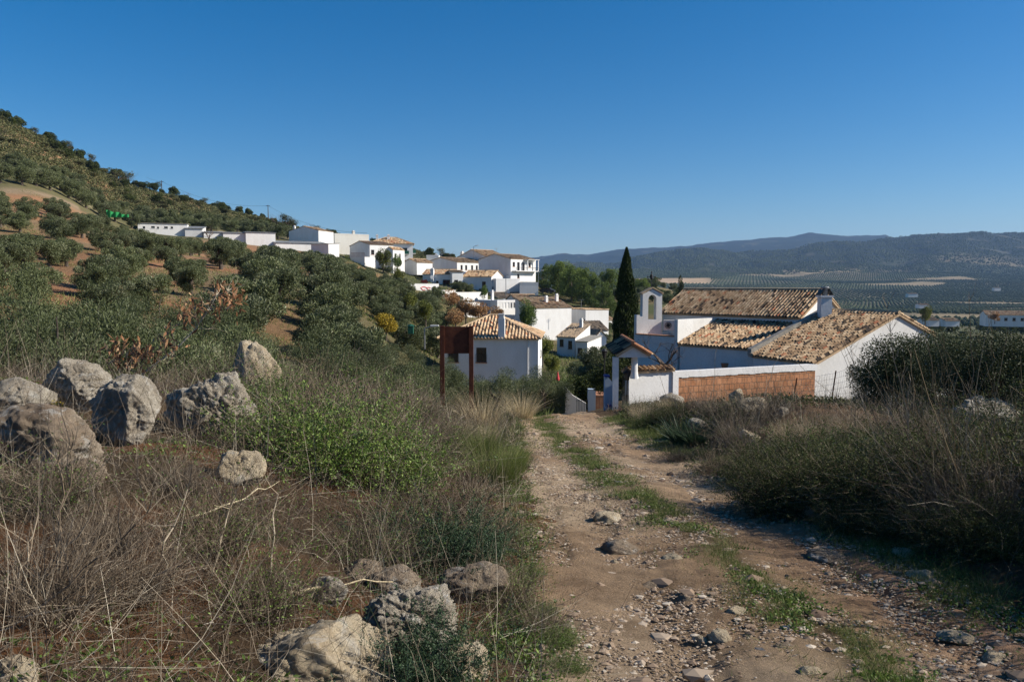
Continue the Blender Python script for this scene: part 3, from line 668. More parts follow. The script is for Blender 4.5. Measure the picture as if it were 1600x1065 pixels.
m2 = MB(); m2.tube([(.75, .2, 2.78), (.75, .2, 3.7)], .02, 6); m2.tube([(.52, .2, 3.42), (.98, .2, 3.42)], .018, 6)
for q in ((.52, 3.42), (.98, 3.42), (.75, 3.7)): m2.tube([(q[0], .2, q[1] - .05), (q[0], .2, q[1]), (q[0], .2, q[1] + .05)], [.01, .05, .01], 6)
m2.tube([(.75, .2, 3.25), (.75, .2, 3.33), (.75, .2, 3.52), (.75, .2, 3.6)], [.02, .09, .09, .02], 8); m2.build('iron_cross', M['iron'], bg_)
# air conditioner
ac = empty('air_conditioner', wpt(1037, 44.9, Zp(516, 44.9)), R(-20)); tag(ac, 'cream air conditioner unit with a round fan on the terrace beside the chapel wall', 'air conditioner')
m2 = MB(); m2.box(0, 0, 0, .78, .3, .6); m2.build('casing', M['whitewash_cream'], ac)
m2 = MB(); m2.tube([(.27, -.02, .3), (.27, .02, .3)], .21, 18); m2.build('fan_grille', M['concrete'], ac)
m2 = MB(); m2.tube([(.27, -.035, .3), (.27, -.022, .3)], .1, 12)
for k in range(4):
    a = k * math.pi / 2 + .4; m2.tube([(.27 - .2 * math.cos(a), -.028, .3 - .2 * math.sin(a)), (.27 + .2 * math.cos(a), -.028, .3 + .2 * math.sin(a))], .012, 4)
m2.build('fan', M['iron'], ac)
# red flowers pot on annex wall and wall lamp
fp = empty('flower_pot', wpt(1134, 38.6, Zp(574, 38.6))); tag(fp, 'small iron wall basket with dark flowers on the annex wall', 'flower pot')
m2 = MB(); m2.tube([(0, 0, 0), (0, 0, .22)], [.14, .2], 10); m2.build('pot', M['terracotta'], fp)

# --- brick yard wall
bw = empty('brick_wall', (6.62, 31.0, -6.2), math.atan2(2.9, 6.9)); tag(bw, 'hollow orange brick yard wall with a whitewashed top edge beside the gate', 'wall')
zt = Zp(580, 31) + 6.2
m2 = MB(); m2.box(.12, 0, 0, 7.4, .2, zt - .28); m2.build('brick_panel', M['hollow_brick'], bw)
m2 = MB(); n_ = 24; rr = np.random.default_rng(3)
for i in range(n_):
    x0 = .0 + 7.5 * i / n_; x1 = 7.5 * (i + 1) / n_; m2.box(x0, -.035, zt - .25 - rr.random() * .035, x1 + .001, .24, zt + .0 + rr.random() * .006)
m2.box(-.12, -.04, 0, .15 , .25, zt - .02); m2.build('coping', M['whitewash'], bw)
# --- gate: tile-capped white wall
gw = empty('gate_wall', (X(984, 30.2), 30.2, -6.2), math.atan2(.8, X(1052, 31) - X(984, 30.2))); tag(gw, 'short white wall with a tile capping right of the gateway', 'wall')
Lg = math.hypot(.8, X(1052, 31) - X(984, 30.2)); zg = Zp(580, 30.2) + 6.2
m2 = MB(); m2.box(0, 0, 0, Lg, .3, zg); m2.build('panel', M['whitewash'], gw)
m2 = MB(); tiles(m2, (-.1, -.14, zg + .02), (1, 0, 0), (0, 1, .45), [(0, 0), (Lg + .15, 0), (Lg + .15, .32), (0, .32)], .2, .16, .06, .5, 3); tiles(m2, (Lg + .05, .44, zg + .02), (-1, 0, 0), (0, -1, .45), [(0, 0), (Lg + .15, 0), (Lg + .15, .32), (0, .32)], .2, .16, .06, .5, 4); m2.build('tile_cap', M['roof_tile'], gw)
# canopy over the gate
gx, gy, ga = X(966, 29.5), 29.5, R(3)
gc = empty('gate_canopy', (gx, gy, -6.2), R(-2)); tag(gc, 'little tiled gable canopy on white posts over the iron gate', 'canopy')
we = X(1014, 29.5) - gx; ze = Zp(552, 29.5) + 6.2; zr = ze + .36; Dp = 4.2
m2 = MB(); k = .36 / (we / 2); po = [(0, 0), (Dp, 0), (Dp, math.hypot(we / 2 + .1, k * (we / 2 + .1))), (0, math.hypot(we / 2 + .1, k * (we / 2 + .1)))]
tiles(m2, (-.1, Dp - .1, ze - .03), (0, -1, 0), (1, 0, k), po, .2, .35, .05, .2, 8); tiles(m2, (we + .1, -.1, ze - .03), (0, 1, 0), (-1, 0, k), po, .2, .35, .05, .75, 9)
m2.tube([(we / 2, -.15, zr + .05), (we / 2, Dp - .1, zr + .05)], .09, 8, .95); m2.tube([(we + .08, -.12, ze), (we / 2, -.12, zr + .04)], .07, 8, .95); m2.build('tile_roof', M['roof_tile'], gc)
m2 = MB(); m2.prism([(.02, -.02, ze - .15), (we - .02, -.02, ze - .15), (we - .02, -.02, ze - .04), (we / 2, -.02, zr - .1), (.02, -.02, ze - .04)], (0, .2, 0)); m2.box(.02, .2, ze - .15, .18, Dp - .3, ze - .06); m2.box(we - .18, .2, ze - .15, we - .02, Dp - .3, ze - .06); m2.build('lintel', M['whitewash'], gc)
for px_, yy in ((-.18, .0),):
    m2 = MB(); m2.box(px_, yy, 0, px_ + .22, yy + .3, ze - .153); m2.build('post', M['whitewash'], gc)
m2 = MB(); m2.tube([(we - .5, .3, ze - 1.0), (we - .5, .3, ze - .75), (we - .5, .3, ze - .153)], [.17, .13, .12], 12); m2.build('post', M['whitewash'], gc)
ig = empty('iron_gate', (gx + .24, gy + .2, -6.2), R(62)); tag(ig, 'dark iron gate leaf standing open under the tiled canopy', 'gate')
m2 = MB()
for i in range(8): m2.tube([(i * .14, 0, .7), (i * .14, 0, 2.9 + .1 * math.sin(i / 7 * math.pi))], .012, 5)
for z in (.8, 1.5, 2.8): m2.tube([(0, 0, z), (.98, 0, z)], .016, 5)
m2.build('bars', M['iron'], ig); m2 = MB(); m2.box(0, .02, .8, .98, .035, 1.9); m2.build('sheet_panel', M['iron'], ig)
# blue pillar and yard beyond
def slab(name, mat, x0, D, w_, d, z0, z1, ang=0): m = MB().box(0, 0, 0, w_, d, z1 - z0); o = m.build(name, M[mat]); o.location = (x0, D, z0); o.rotation_euler = (0, 0, ang); return o
bp = empty('blue_pillar', (X(946, 31), 31, -6.2)); tag(bp, 'pale blue pillar with a dark blue cap beside the gateway', 'pillar')
m2 = MB(); m2.box(0, 0, 0, .3, .35, 1.55 + .75); m2.prism([(0, 0, 2.303), (.3, 0, 2.303), (.13, 0, 2.5), (0, 0, 2.5)], (0, .35, 0)); m2.box(.1, -.13, 0, .42, -.003, 1.3); m2.build('shaft', M['pale_blue'], bp)
m2 = MB(); m2.box(-.02, -.02, 2.502, .2, .37, 2.57); m2.box(.08, -.16, 1.303, .44, -.002, 1.38); m2.build('cap', M['blue_paint_dark'], bp)
o = slab('gate_pier', 'pale_blue', X(920, 36.5), 36.5, .36, .36, -6.8, Zp(608, 36.5)); tag(o, 'plain bluish white pier at the end of the railings further down the lane', 'pier')
o = slab('porch_wall', 'terracotta', X(926, 37.5), 37.5, .95, 1.4, -7, Zp(617, 37.5)); tag(o, 'low terracotta step block seen behind the bars of the lower gate', 'step')
o = MB().prism([(0, 0, 0), (1.0, 0, 0), (1.0, 0, 1.6), (.35, 0, 2.0), (0, 0, 2.4)], (0, .2, 0)).build('garden_wall', M['whitewash_rough']); o.location = (X(884, 37), 37, -7.3); tag(o, 'stepped stained white garden wall at the bottom of the lane', 'wall')
rl = empty('railing', (X(902, 36.6), 36.6, -7)); tag(rl, 'low black railing between the stepped garden wall and the pier', 'railing')
m2 = MB()
for i in range(9): m2.tube([(i * .075, 0, .2), (i * .075, 0, 1.55)], .01, 4)
for z in (.35, 1.5): m2.tube([(-.02, 0, z), (.62, 0, z)], .013, 4)
m2.build('bars', M['iron'], rl)
rl2 = empty('lower_gate', (X(933, 36.4), 36.4, -7)); tag(rl2, 'barred gate in front of the terracotta step block', 'gate')
m2 = MB()
for i in range(8): m2.tube([(i * .075, 0, .2), (i * .075, 0, 1.75)], .01, 4)
for z in (.35, 1.7): m2.tube([(-.02, 0, z), (.56, 0, z)], .013, 4)
m2.build('bars', M['iron'], rl2)
def lantern(x, D, z0, hgt, label):
    r = empty('lantern_post', (x, D, z0)); tag(r, label, 'street lamp'); m2 = MB(); m2.tube([(0, 0, 0), (0, 0, hgt)], [.04, .025], 7); m2.build('post', M['iron'], r)
    m2 = MB(); m2.tube([(0, 0, hgt), (0, 0, hgt + .3)], [.08, .14], 6); m2.tube([(0, 0, hgt + .302), (0, 0, hgt + .42)], [.18, .03], 6); m2.build('lantern', M['iron'], r)
lantern(X(945, 34), 34, -6.4, 3.2, 'black lantern post behind the gateway and the blue pillar')
lantern(X(981, 29.9), 29.9, -5.6, 1.9, 'small black lantern beside the iron gate and gate wall')

# --- the sign
g0 = hit(714, 632); g0.y = min(g0.y, 21.0)
D_ = g0.y; sg = empty('rusty_sign', (X(690.5, D_), D_, Hs(X(714, D_), D_) - .15)); tag(sg, 'blank rust-brown metal sign panel on two posts beside the track', 'sign')
zb = sg.location.z; w_ = X(736, D_) - X(690.5, D_)
for x in (0, w_):
    m2 = MB(); m2.box(x - .06, -.05, 0, x + .06, .05, Zp(509, D_) - zb); m2.build('post', M['rust'], sg)
m2 = MB(); m2.box(.062, -.02, Zp(552, D_) - zb, w_ - .062, .02, Zp(510, D_) - zb); m2.build('panel', M['rust'], sg)

# ================================================================ village on the slope
G = 'white village houses'
house('small_house', 'two-storey house with brown windows in front of the tall blank white wall', 870.5, 140, 899, 138.4, 7.5, 525.5, 2.0, 'x', h=6.2, roof='shed', tile='roof_tile_grey', base=.65,
      holes=FW((.25, .5, .8, 1.3), (.72, .7, .8, 1.5), (.35, 4.1, .9, 1.4), (.8, 4.4, .8, 1.1)), chim=((2.6, 5.4, .55, 1.2, 1.6),))
house('small_house', 'low white house with a single sloping grey roof, attached right of the shuttered two-storey one', 900, 136.4, 918, 135.4, 7, 533.5, .6, h=5.5, roof='sheet', roofmat='concrete', holes=FW((.35, 1.1, .9, 1.1)) + RW((.5, 1, .6, .6)))
house('small_house', 'plain white cube with a grey tile roof half hidden left of the cypress', 929, 150, 948, 151.5, 6, 527, 1.4, 'y', h=5, tile='roof_tile_grey')
house('small_house', 'narrow house with a dark tile roof above the plain cube left of the cypress', 926, 162, 950, 164, 7, 516, 2.0, h=5, tile='roof_tile_grey')
house('small_house', 'tiny white shed with a flat tile roof beside the cypress top edge of the village', 949, 182, 962, 184, 5, 500, .9, h=3.4)
house('tall_blank_house', 'large house with a tall blank white wall turned to the lane', 831, 158, 893, 164, 6, 480.5, 2.0, h=8.2, tile='roof_tile', roof='shed', chim=((6.0, 3, .6, .6, 1.4), (9.2, 3.5, .6, .8, 1.6)))
house('blank_gable_house', 'white blank-gabled house with side pillar right of the tall blank wall', 915, 165, 951, 168, 10, 484, .1, 'y', h=7, roof='shedl', over=.1, chim=())
house('white_gable_house', 'low white gable with a brown roof directly above the tall blank wall', 835, 178, 868, 180, 9, 476, 2.0, 'y', h=5)
house('white_gable_house', 'low white house with a long brown roof behind the sunroom house', 806, 186, 842, 188, 7, 468, 1.2, 'x', h=4)
house('white_gable_house', 'wide low white front with white parapet and brown roof above the sunroom', 778, 200, 846, 206, 9, 465, 1.3, h=4, tile='roof_tile_grey', chim=((5, 4, .7, .4, 1.3),))
house('sunroom_house', 'flat-roofed white house with a row of white-framed sunroom windows', 777, 165, 806, 168, 8, 469, 0, h=6, roof='flat', wmat='frame_white', roofmat='whitewash',
      holes=FW(*[(q, .55, .5, 1.2, {'sill': False}) for q in (.1, .26, .42, .6, .76, .92)]), chim=((1.2, 3.5, .5, 0, 1.8),))
house('sunroom_house', 'shaded flat-roofed wing with dark windows left of the white-framed sunroom', 749, 170, 777, 165, 7, 470, 0, h=5.5, roof='flat', roofmat='whitewash', wmat='frame_white', holes=FW(*[(q, .5, .55, 1.1, {'sill': False}) for q in (.42, .6, .78, .93)]))
house('stepped_house', 'grey-white blank gable house at the right edge of the village above the sunroom', 812, 205, 841, 205, 8, 441, 0, 'x', h=5, roof='flat')
house('stepped_house', 'white stepped block with sharp shadow left of the grey-white blank gable', 775, 207, 812, 210, 8, 435, 0, h=6, roof='flat')
house('stepped_house', 'shaded white block with one window between the blue-white house and the stepped block', 760, 209, 775, 208, 7, 441, 0, h=6, roof='flat', holes=FW((.6, 1.2, .8, 1.2)))
house('blue_white_house', 'long low house in bluish shade with a brown tile roof above the curved garden wall', 723, 212, 768, 208, 7, 432, 1.7, h=4.8, holes=FW((.74, 1.4, 1.2, 1.6), (.6, 3.3, .6, .6), (.85, 3.3, .6, .6)), wmat='wood_dark')
house('narrow_house', 'narrow white tower-like house with one dark window left of the blue-shaded house', 707, 210, 724, 211, 7, 424.5, .4, h=6, holes=FW((.35, 2.2, 1.1, 1.4)))
house('porch_house', 'low house with orange tile roof and an awning over a dark porch', 661, 214, 706, 212, 7, 428, 1.3, h=4.6, holes=FW((.88, 1.6, 3.2, 2.0), (.5, 1.9, .8, .9)), base=.8, chim=((3.0, -.5, .9, -3.0, 4.2),))
house('gable_house', 'large house with tall shaded gable and lit balcony side at the village top', 748, 222, 798, 214, 11, 405.5, 1.5, 'y', h=6.4,
      holes=RW((.12, .9, 1.0, 1.3), (.3, .9, 1.1, 2.4, {'sill': False}), (.5, .9, 1.1, 2.4, {'sill': False}), (.75, .9, 1, 1.3), (.3, 4.2, 1, 1.2)), over=.15)
_b = bpy.data.objects['gable_house']; _L = HD['gable_house'][0]
m2 = MB(); m2.box(_L + .003, .6, 2.9, _L + 1.5, 10.6, 3.1); m2.box(_L + .003, 5.6, 6.2, _L + 1.7, 10.7, 6.32)
for yy in (.65, 5.6, 8, 10.4): m2.box(_L + 1.25, yy, 3.1, _L + 1.45, yy + .2, 6.2 if yy > 1 else 4.0)
m2.build('balcony', M['whitewash'], _b); m2 = MB(); m2.tube([(_L + 1.45, .7, 4.0), (_L + 1.45, 10.5, 4.0)], .05, 4)
for q in range(26): m2.tube([(_L + 1.45, .8 + q * .38, 3.1), (_L + 1.45, .8 + q * .38, 4.0)], .025, 3)
m2.build('balcony_railing', M['iron'], _b)
house('gable_house', 'pale shaded gable house with its chimney, just left of the large balcony house', 715, 240, 760, 231, 9, 402, 2.2, 'y', h=5, chim=((.6, 1.5, .8, -.3, 1.8),))
house('gable_house', 'long house with shaded left gable and a row of windows on its lit side', 663, 232, 714.5, 222, 12, 410.5, 1.4, 'y', h=4.2, holes=RW(*[(q, .9, .8, 1.4) for q in (.15, .3, .5, .66, .85)]), tile='roof_tile')
house('roof_block', 'small flat white block with two stubby chimneys above the long windowed house', 667, 246, 686, 246, 4, 398.5, 0, h=4, roof='flat', chim=((3.0, 1, .8, -.2, .3),))
house('apartment_house', 'three-storey white house with a hipped tile roof and green balcony screens', 577, 233, 646, 235, 10, 380.5, 2.2, h=9, roof='hip', over=.5, base=.75,
      holes=FW((.6, 1.2, .9, 1.0), (.82, 1.2, 1.4, 1.9, bal), (.82, 4.9, 1.4, 1.1)) + RW((.15, .9, .9, 1.9, bal), (.5, .9, .9, 1.8), (.8, .9, .8, 1.8), (.15, 4.5, .9, 1.8), (.5, 4.5, .8, 1.5)), chim=((2.5, 5, .7, 1.4, 1.3), (6.0, 3.5, .8, 1.4, 1.2)))
house('low_annex', 'low white annex under the three-storey balcony house', 630, 222, 652, 218, 6, 410, 1.0, 'y', h=3.6)
house('twin_wing_house', 'house with square shaded gable, railed terrace and lit windowed side by the almond tree', 548, 226, 579, 216, 7.5, 384.5, 1.2, 'y', h=6.5, holes=RW((.12, 1.5, 1, 1.3), (.4, 1.8, 1, 1.3), (.85, 2.2, 1, 2)), base=.75, over=.15)
house('twin_wing_house', 'lower white wing with paired windows right of the almond tree', 603, 213, 615, 212, 6, 390, .7, 'y', h=9, holes=RW((.2, 1.0, .8, 1.5), (.6, 1, .8, 1.5)), over=.1)
house('terrace_house', 'flat terrace block in shade with iron railing below the square gable', 549, 212, 571, 209, 5, 402, 0, h=6, roof='flat')
house('block_house', 'large blank cream-white flat block with a round chimney at the skyline', 524.5, 240, 578, 246, 8, 364.5, 0, h=6.5, roof='flat', wall='whitewash_cream', chim=((7.3, 3, .8, -.3, 1.2),))
house('upper_gable_house', 'blank white gable with a small chimney above the row of long sheds', 454, 222, 500, 219, 8, 361, 1.25, 'y', h=5.5, chim=((1.2, 1, .55, 0, 1.2),), over=.05, roof='gable')
SH = 'row of long white sheds on the slope'
house('long_shed', 'white shed with a grey roof edge right below the blank upper gable', 433, 203, 513, 209, 8, 379.5, .9, h=4.2, roof='sheet', cat='shed', group=SH)
house('long_shed', 'small white lean-to wing at the right end of the shed row', 488, 203, 515, 200, 4, 382, .3, h=3.4, roof='sheet', cat='shed', group=SH)
house('long_shed', 'long blank white shed with a dark sheet roof in the middle of the shed row', 387, 203, 433, 206, 8, 363, .6, h=4.4, roof='sheet', cat='shed', group=SH)
house('long_shed', 'shorter white shed with a dark sheet roof left of the long blank one', 352, 202, 387, 204, 7, 364, .6, h=4.0, roof='sheet', cat='shed', group=SH)
house('long_shed', 'low shed with brown timber and sheet roof between the gabled hut and the shed row', 322, 203, 352, 205, 6, 363, .6, h=3.6, roof='sheet', cat='shed', group=SH)
house('long_shed', 'hut with a small dark gable roof behind the olive trees', 293, 203, 320, 204, 6, 357, .9, h=3.2, roof='sheet', cat='shed', group=SH)
house('long_shed', 'leftmost long white shed with a flat rusty roof and small dark windows', 220, 200, 297, 204, 6, 348.5, .3, h=4, roof='sheet', roofmat='concrete', cat='shed', group=SH, holes=FW((.12, .8, .6, .6), (.3, .7, .9, .5), (.4, .8, .5, .5), (.56, .7, .9, .5), (.68, .7, .6, .5)), wmat='iron')
def gwall(label, pL, DL, pR, DR, pyT, hgt, gname=None, mat='whitewash'):
    a = Vector((X(pL, DL), DL)); b = Vector((X(pR, DR), DR)); L = (b - a).length
    o = MB().box(0, 0, 0, L, .3, hgt).box(-.02, -.04, hgt + .002, L + .02, .34, hgt + .1).build('garden_wall', M[mat]); o.location = (a.x, a.y, Zp(pyT, DL) - hgt); o.rotation_euler = (0, 0, math.atan2(b.y - a.y, b.x - a.x)); tag(o, label, 'wall', 'white garden walls in the village'); return o
gv = gwall('white garden wall painted with a red scrawl at the village foot', 641, 190, 686, 195, 443.5, 2.6)
m2 = MB()
for u0, s0 in ((3.9, .75), (5.3, .5)):
    pts = [(u0 + s0 * math.cos(a) * (1 + .3 * math.sin(3 * a)), -.02, 1.45 + s0 * .55 * math.sin(a)) for a in np.linspace(.3, 5.6, 12)]; m2.tube(pts, .11, 4)
m2.build('painted_scrawl', M['red_cloth'], gv)
gwall('white garden wall stepping down right of the red scrawl', 680, 182, 712, 190, 454, 3.0)
gwall('long curved white garden wall below the bluish-shaded house', 712, 184, 762, 192, 457, 2.0)
gwall('low white wall behind the orange-leaved trees', 717, 160, 750, 165, 473, 3.2, mat='whitewash_rough')
rr_ = empty('terrace_railing', (X(550, 209.6), 209.6, Zp(401, 209.6))); tag(rr_, 'thin iron railing on the terrace block below the square gable', 'railing'); m2 = MB()
for i in range(12): m2.tube([(i * .33, 0, -.1), (i * .33, 0, 1.0)], .035, 4)
m2.tube([(0, 0, 1.0), (3.7, 0, 1.0)], .04, 4); m2.build('bars', M['rust'], rr_)
# far farmhouse at the right
house('farmhouse', 'distant long white farmhouse with a low brown roof at the right edge', 1541, 330, 1640, 322, 12, 491.5, 1.6, h=5, holes=FW(*[(q, 1.2, 1.2, 1.3) for q in (.2, .32, .45, .58, .7, .85)]), base=.6)
for i, (a_, D_, b_, y_, h_, l_) in enumerate([(1450, 300, 1468, 500, 2.5, 'small distant white outbuilding beside the yellow tree'), (1478, 330, 1500, 501, 2.5, 'distant pale farm shed right of the yellow tree'), (1418, 1150, 1433, 459, 5, 'far white farm building alone among the valley olive rows'), (1552, 1500, 1562, 449.5, 6, 'farthest white speck of a farmhouse at the right of the valley'), (1436, 800, 1452, 476, 3.5, 'pale roofed barn beside the bare hillock in the valley')]):
    house('farm_building', l_, a_, D_, b_, D_, 8, y_, 1.0, h=h_, cat='farm building')

# ================================================================ small village things
def pole(px, D, py0, py1, label, arm=True):
    r = empty('utility_pole', (X(px, D), D, Zp(py1, D) - 1)); tag(r, label, 'utility pole', 'poles of the hillside power line'); hgt = Zp(py0, D) - Zp(py1, D) + 1
    MB().tube([(0, 0, 0), (0, 0, hgt)], [.17, .12], 6).build('mast', M['bark'], r)
    if arm: MB().box(-.8, -.06, hgt - .5, .8, .06, hgt - .35).build('crossarm', M['iron'], r)
    return r.location + Vector((0, 0, hgt - .3))
pa = pole(259, 300, 282, 291, 'utility pole on the skyline above the green netting'); pb = pole(422.5, 300, 320, 338, 'utility pole beside the round bare trees on the ridge')
def wire(a, b, sag, label):
    o = MB().tube([a.lerp(b, t) - Vector((0, 0, sag * 4 * t * (1 - t))) for t in np.linspace(0, 1, 14)], .035, 3).build('power_line', M['iron']); tag(o, label, 'power line')
wire(pa, pb, 3, 'sagging power line between the two skyline poles'); wire(pb, wpt(575, 245, Zp(364, 245)), 2.5, 'power line running from the ridge pole down to the cream block house')
wire(wpt(236, 320, Zp(277, 320)), pa, .3, 'short power line from the hill to the left skyline pole')
def streetlamp(px, D, py0, py1, label):
    z0, z1 = Zp(py1, D), Zp(py0, D); r = empty('street_lamp', (X(px, D), D, z0)); tag(r, label, 'street lamp')
    MB().tube([(0, 0, 0), (0, 0, z1 - z0), (.9, 0, z1 - z0 + .25)], .08, 5).build('post', M['steel'], r); MB().box(.6, -.15, z1 - z0 + .2, 1.4, .15, z1 - z0 + .36).build('lamp_head', M['whitewash'], r)
streetlamp(740.5, 225, 385, 405, 'street lamp with white head above the pale gable roofs'); streetlamp(663, 75, 513, 545, 'street lamp with an angled white head left of the rusty sign')
streetlamp(790.5, 175, 430, 462, 'dark street lamp in front of the stepped white block'); streetlamp(841, 200, 424, 445, 'lamp post at the right end of the village houses')
def antenna(px, D, py0, py1, label):
    z0, z1 = Zp(py1, D), Zp(py0, D); r = empty('antenna', (X(px, D), D, z0)); tag(r, label, 'antenna', 'television antennas'); MB().tube([(0, 0, 0), (0, 0, z1 - z0)], .04, 4).build('mast', M['steel'], r)
    m = MB()
    for k in range(4): m.tube([(-.5 + k * .3, -.3, z1 - z0), (-.5 + k * .3, .3, z1 - z0)], .025, 3)
    m.tube([(-.6, 0, z1 - z0), (.6, 0, z1 - z0)], .03, 3); m.build('elements', M['steel'], r)
antenna(776, 220, 388, 399, 'television antenna on the roof of the large balcony house'); antenna(705, 165, 0, 0, '') if False else None
antenna(908, 160, 468, 482, 'television antenna over the tall blank wall'); antenna(717, 170, 462, 474, 'small antenna above the orange-leaved trees')
dish = MB().tube([(0, 0, 0), (0, -.12, .03)], [.15, .55], 14).build('satellite_dish', M['whitewash']); dish.location = wpt(676, 205, Zp(433, 205)); tag(dish, 'white satellite dish beside the wide porch chimney', 'satellite dish')
dish = MB().tube([(0, 0, 0), (-.1, -.12, .03)], [.12, .5], 14).build('satellite_dish', M['whitewash']); dish.location = wpt(745, 158, Zp(469, 158)); tag(dish, 'white satellite dish by the sunroom house', 'satellite dish')
nt_ = MB(); uu = np.linspace(0, 5.0, 40)
pts = np.array([[u, .25 * math.sin(u * 5), 0] for u in uu]); topz = 1.6 - uu * .22 + .12 * np.sin(uu * 3)
nt_.quads(np.stack([pts[:-1], pts[1:], pts[1:] + np.stack([0 * uu[1:], 0 * uu[1:], topz[1:]], 1), pts[:-1] + np.stack([0 * uu[1:], 0 * uu[1:], topz[:-1]], 1)], 1))
o = nt_.build('shade_net', M['green_net'], smooth=True); o.location = wpt(172, 172, Zp(339.5, 172)); tag(o, 'bright green shade netting draped among the hillside olives', 'net')
# green garden hut and red parasol
hut = empty('garden_hut', wpt(637, 66, Zp(516, 66))); hut.scale = (.75, .75, .75); tag(hut, 'small dark green garden kiosk among the olives left of the sign', 'hut')
MB().box(0, 0, -.4, .6, .6, .5).build('body', M['green_paint'], hut); MB().tube([(.3, .3, .502), (.3, .3, .7)], [.55, .08], 4).build('roof', M['green_paint'], hut)
ps = empty('parasol', wpt(872, 68, Zp(594, 68))); tag(ps, 'closed red parasol in the garden below the small houses', 'parasol')
MB().tube([(0, 0, 0), (0, 0, .15), (0, 0, .5), (0, 0, .8)], [.14, .16, .08, .02], 8).build('cloth', M['red_cloth'], ps); MB().tube([(0, 0, -1), (0, 0, .9)], .02, 5).build('pole', M['iron'], ps)
def car(px, D, py, ang, label, mat):
    r = empty('parked_car', (X(px, D), D, Zp(py, D)), ang); tag(r, label, 'car')
    m = MB(); m.prism([(0, 0, .3), (4, 0, .3), (4, 0, .8), (3.3, 0, .95), (2.7, 0, 1.4), (1, 0, 1.42), (.3, 0, 1.0), (0, 0, .9)], (0, 1.6, 0)); m.build('body', M[mat], r)
    m = MB(); m.prism([(.7, -.01, .98), (3.0, -.01, .98), (2.6, -.01, 1.32), (1.1, -.01, 1.34)], (0, 1.62, 0)); m.build('window', M['glass_dark'], r)
    for x in (.8, 3.2): MB().tube([(x, -.03, .32), (x, .25, .32)], .32, 14).build('wheel', M['iron'], r)
car(843, 205, 458, R(-20), 'dark parked car on the road beside the pines', 'iron'); 

# fence posts with wire in front of the cottage
fps = []
for px_, py0, py1, D_, l_ in ((1301, 638, 579, 27, 'leaning rusty fence post in front of the lit cottage wall'), (1352, 640, 560, 25.5, 'second rusty fence post nearer the shrubs'), (1240, 640, 590, 28.5, 'short fence post in front of the brick wall')):
    a = wpt(px_, D_, Zp(py0 + 10, D_)); b = wpt(px_ + 8, D_, Zp(py1, D_)); o = MB().tube([a, b], .025, 5).build('fence_post', M['rust']); tag(o, l_, 'fence post', 'posts of the wire fence'); fps.append((a, b))
m2 = MB()
fps.sort(key=lambda q: q[0].x)
for (a0, b0), (a1, b1) in zip(fps[:-1], fps[1:]):
    for t in np.linspace(.2, .95, 7): m2.tube([a0.lerp(b0, t), a1.lerp(b1, t)], .004, 3)
    for s_ in np.linspace(0, 1, 16): m2.tube([a0.lerp(a1, s_).lerp(b0.lerp(b1, s_), .2), a0.lerp(a1, s_).lerp(b0.lerp(b1, s_), .95)], .003, 3)
o = m2.build('wire_mesh', M['steel']); tag(o, 'thin wire fence mesh in front of the cottage wall', 'fence')
# ================================================================ vegetation makers
def rdir(n, r, up=0.0):
    d = r.normal(size=(n, 3)); d[:, 2] += up; return norm(d)
def leaf_quads(mb, C, Dr, L, Wd, val, r):
    L = np.broadcast_to(L, (len(C),))[:, None]; Wd = np.broadcast_to(Wd, (len(C),))[:, None]
    s = norm(np.cross(Dr, r.normal(size=Dr.shape)))
    mb.quads(np.stack([C - Dr * L / 2, C + s * Wd / 2, C + Dr * L / 2, C - s * Wd / 2], 1), val)
def stems(mb, P0, Dr, L, w0, val, r, segs=3, bend=None, taper=.3):
    n = len(P0); L = np.broadcast_to(L, (n,))[:, None]; w0 = np.broadcast_to(w0, (n,))[:, None]
    bend = r.normal(size=(n, 3)) * .15 if bend is None else bend; s = norm(np.cross(Dr, r.normal(size=(n, 3))))
    pt = lambda t: P0 + Dr * L * t + bend * L * t * t
    for k in range(segs):
        a, b = k / segs, (k + 1) / segs; wa, wb = w0 * (1 - a * (1 - taper)), w0 * (1 - b * (1 - taper)); A, B = pt(a), pt(b)
        mb.quads(np.stack([A - s * wa / 2, A + s * wa / 2, B + s * wb / 2, B - s * wb / 2], 1), val)
    return pt
def crown_pts(r, n, R3, lobes, spread=.62, lr=.42, shell=.45):
    lc = rdir(lobes, r) * (r.random((lobes, 1)) ** .4) * spread; lrad = lr * r.uniform(.65, 1.2, lobes)
    k = r.integers(0, lobes, n); d = rdir(n, r); q = (shell + (1 - shell) * r.random((n, 1)) ** .6)
    p = lc[k] + d * q * lrad[k][:, None]
    return p * np.array(R3), d, k
def mk_crown(name, mat, r, n, R3, cz, lobes=16, L=.12, W=.04, up=.5, parent=None, spread=.62, lr=.42, shell=.45, flat=None):
    p, d, k = crown_pts(r, n, R3, lobes, spread, lr, shell); p[:, 2] += cz
    if flat is not None: p[:, 2] = np.maximum(p[:, 2], flat + r.random(n) * .15)
    dr = norm(d * .6 + r.normal(size=d.shape) * .6 + np.array([0, 0, up])); lv = r.normal(0, .12, lobes + 1)
    val = np.clip(.5 + lv[k] + r.normal(0, .2, n), 0, 1); mb = MB()
    leaf_quads(mb, p, dr, L * r.uniform(.6, 1.3, n), W * r.uniform(.7, 1.3, n), val, r)
    return mb.build(name, M[mat], parent)
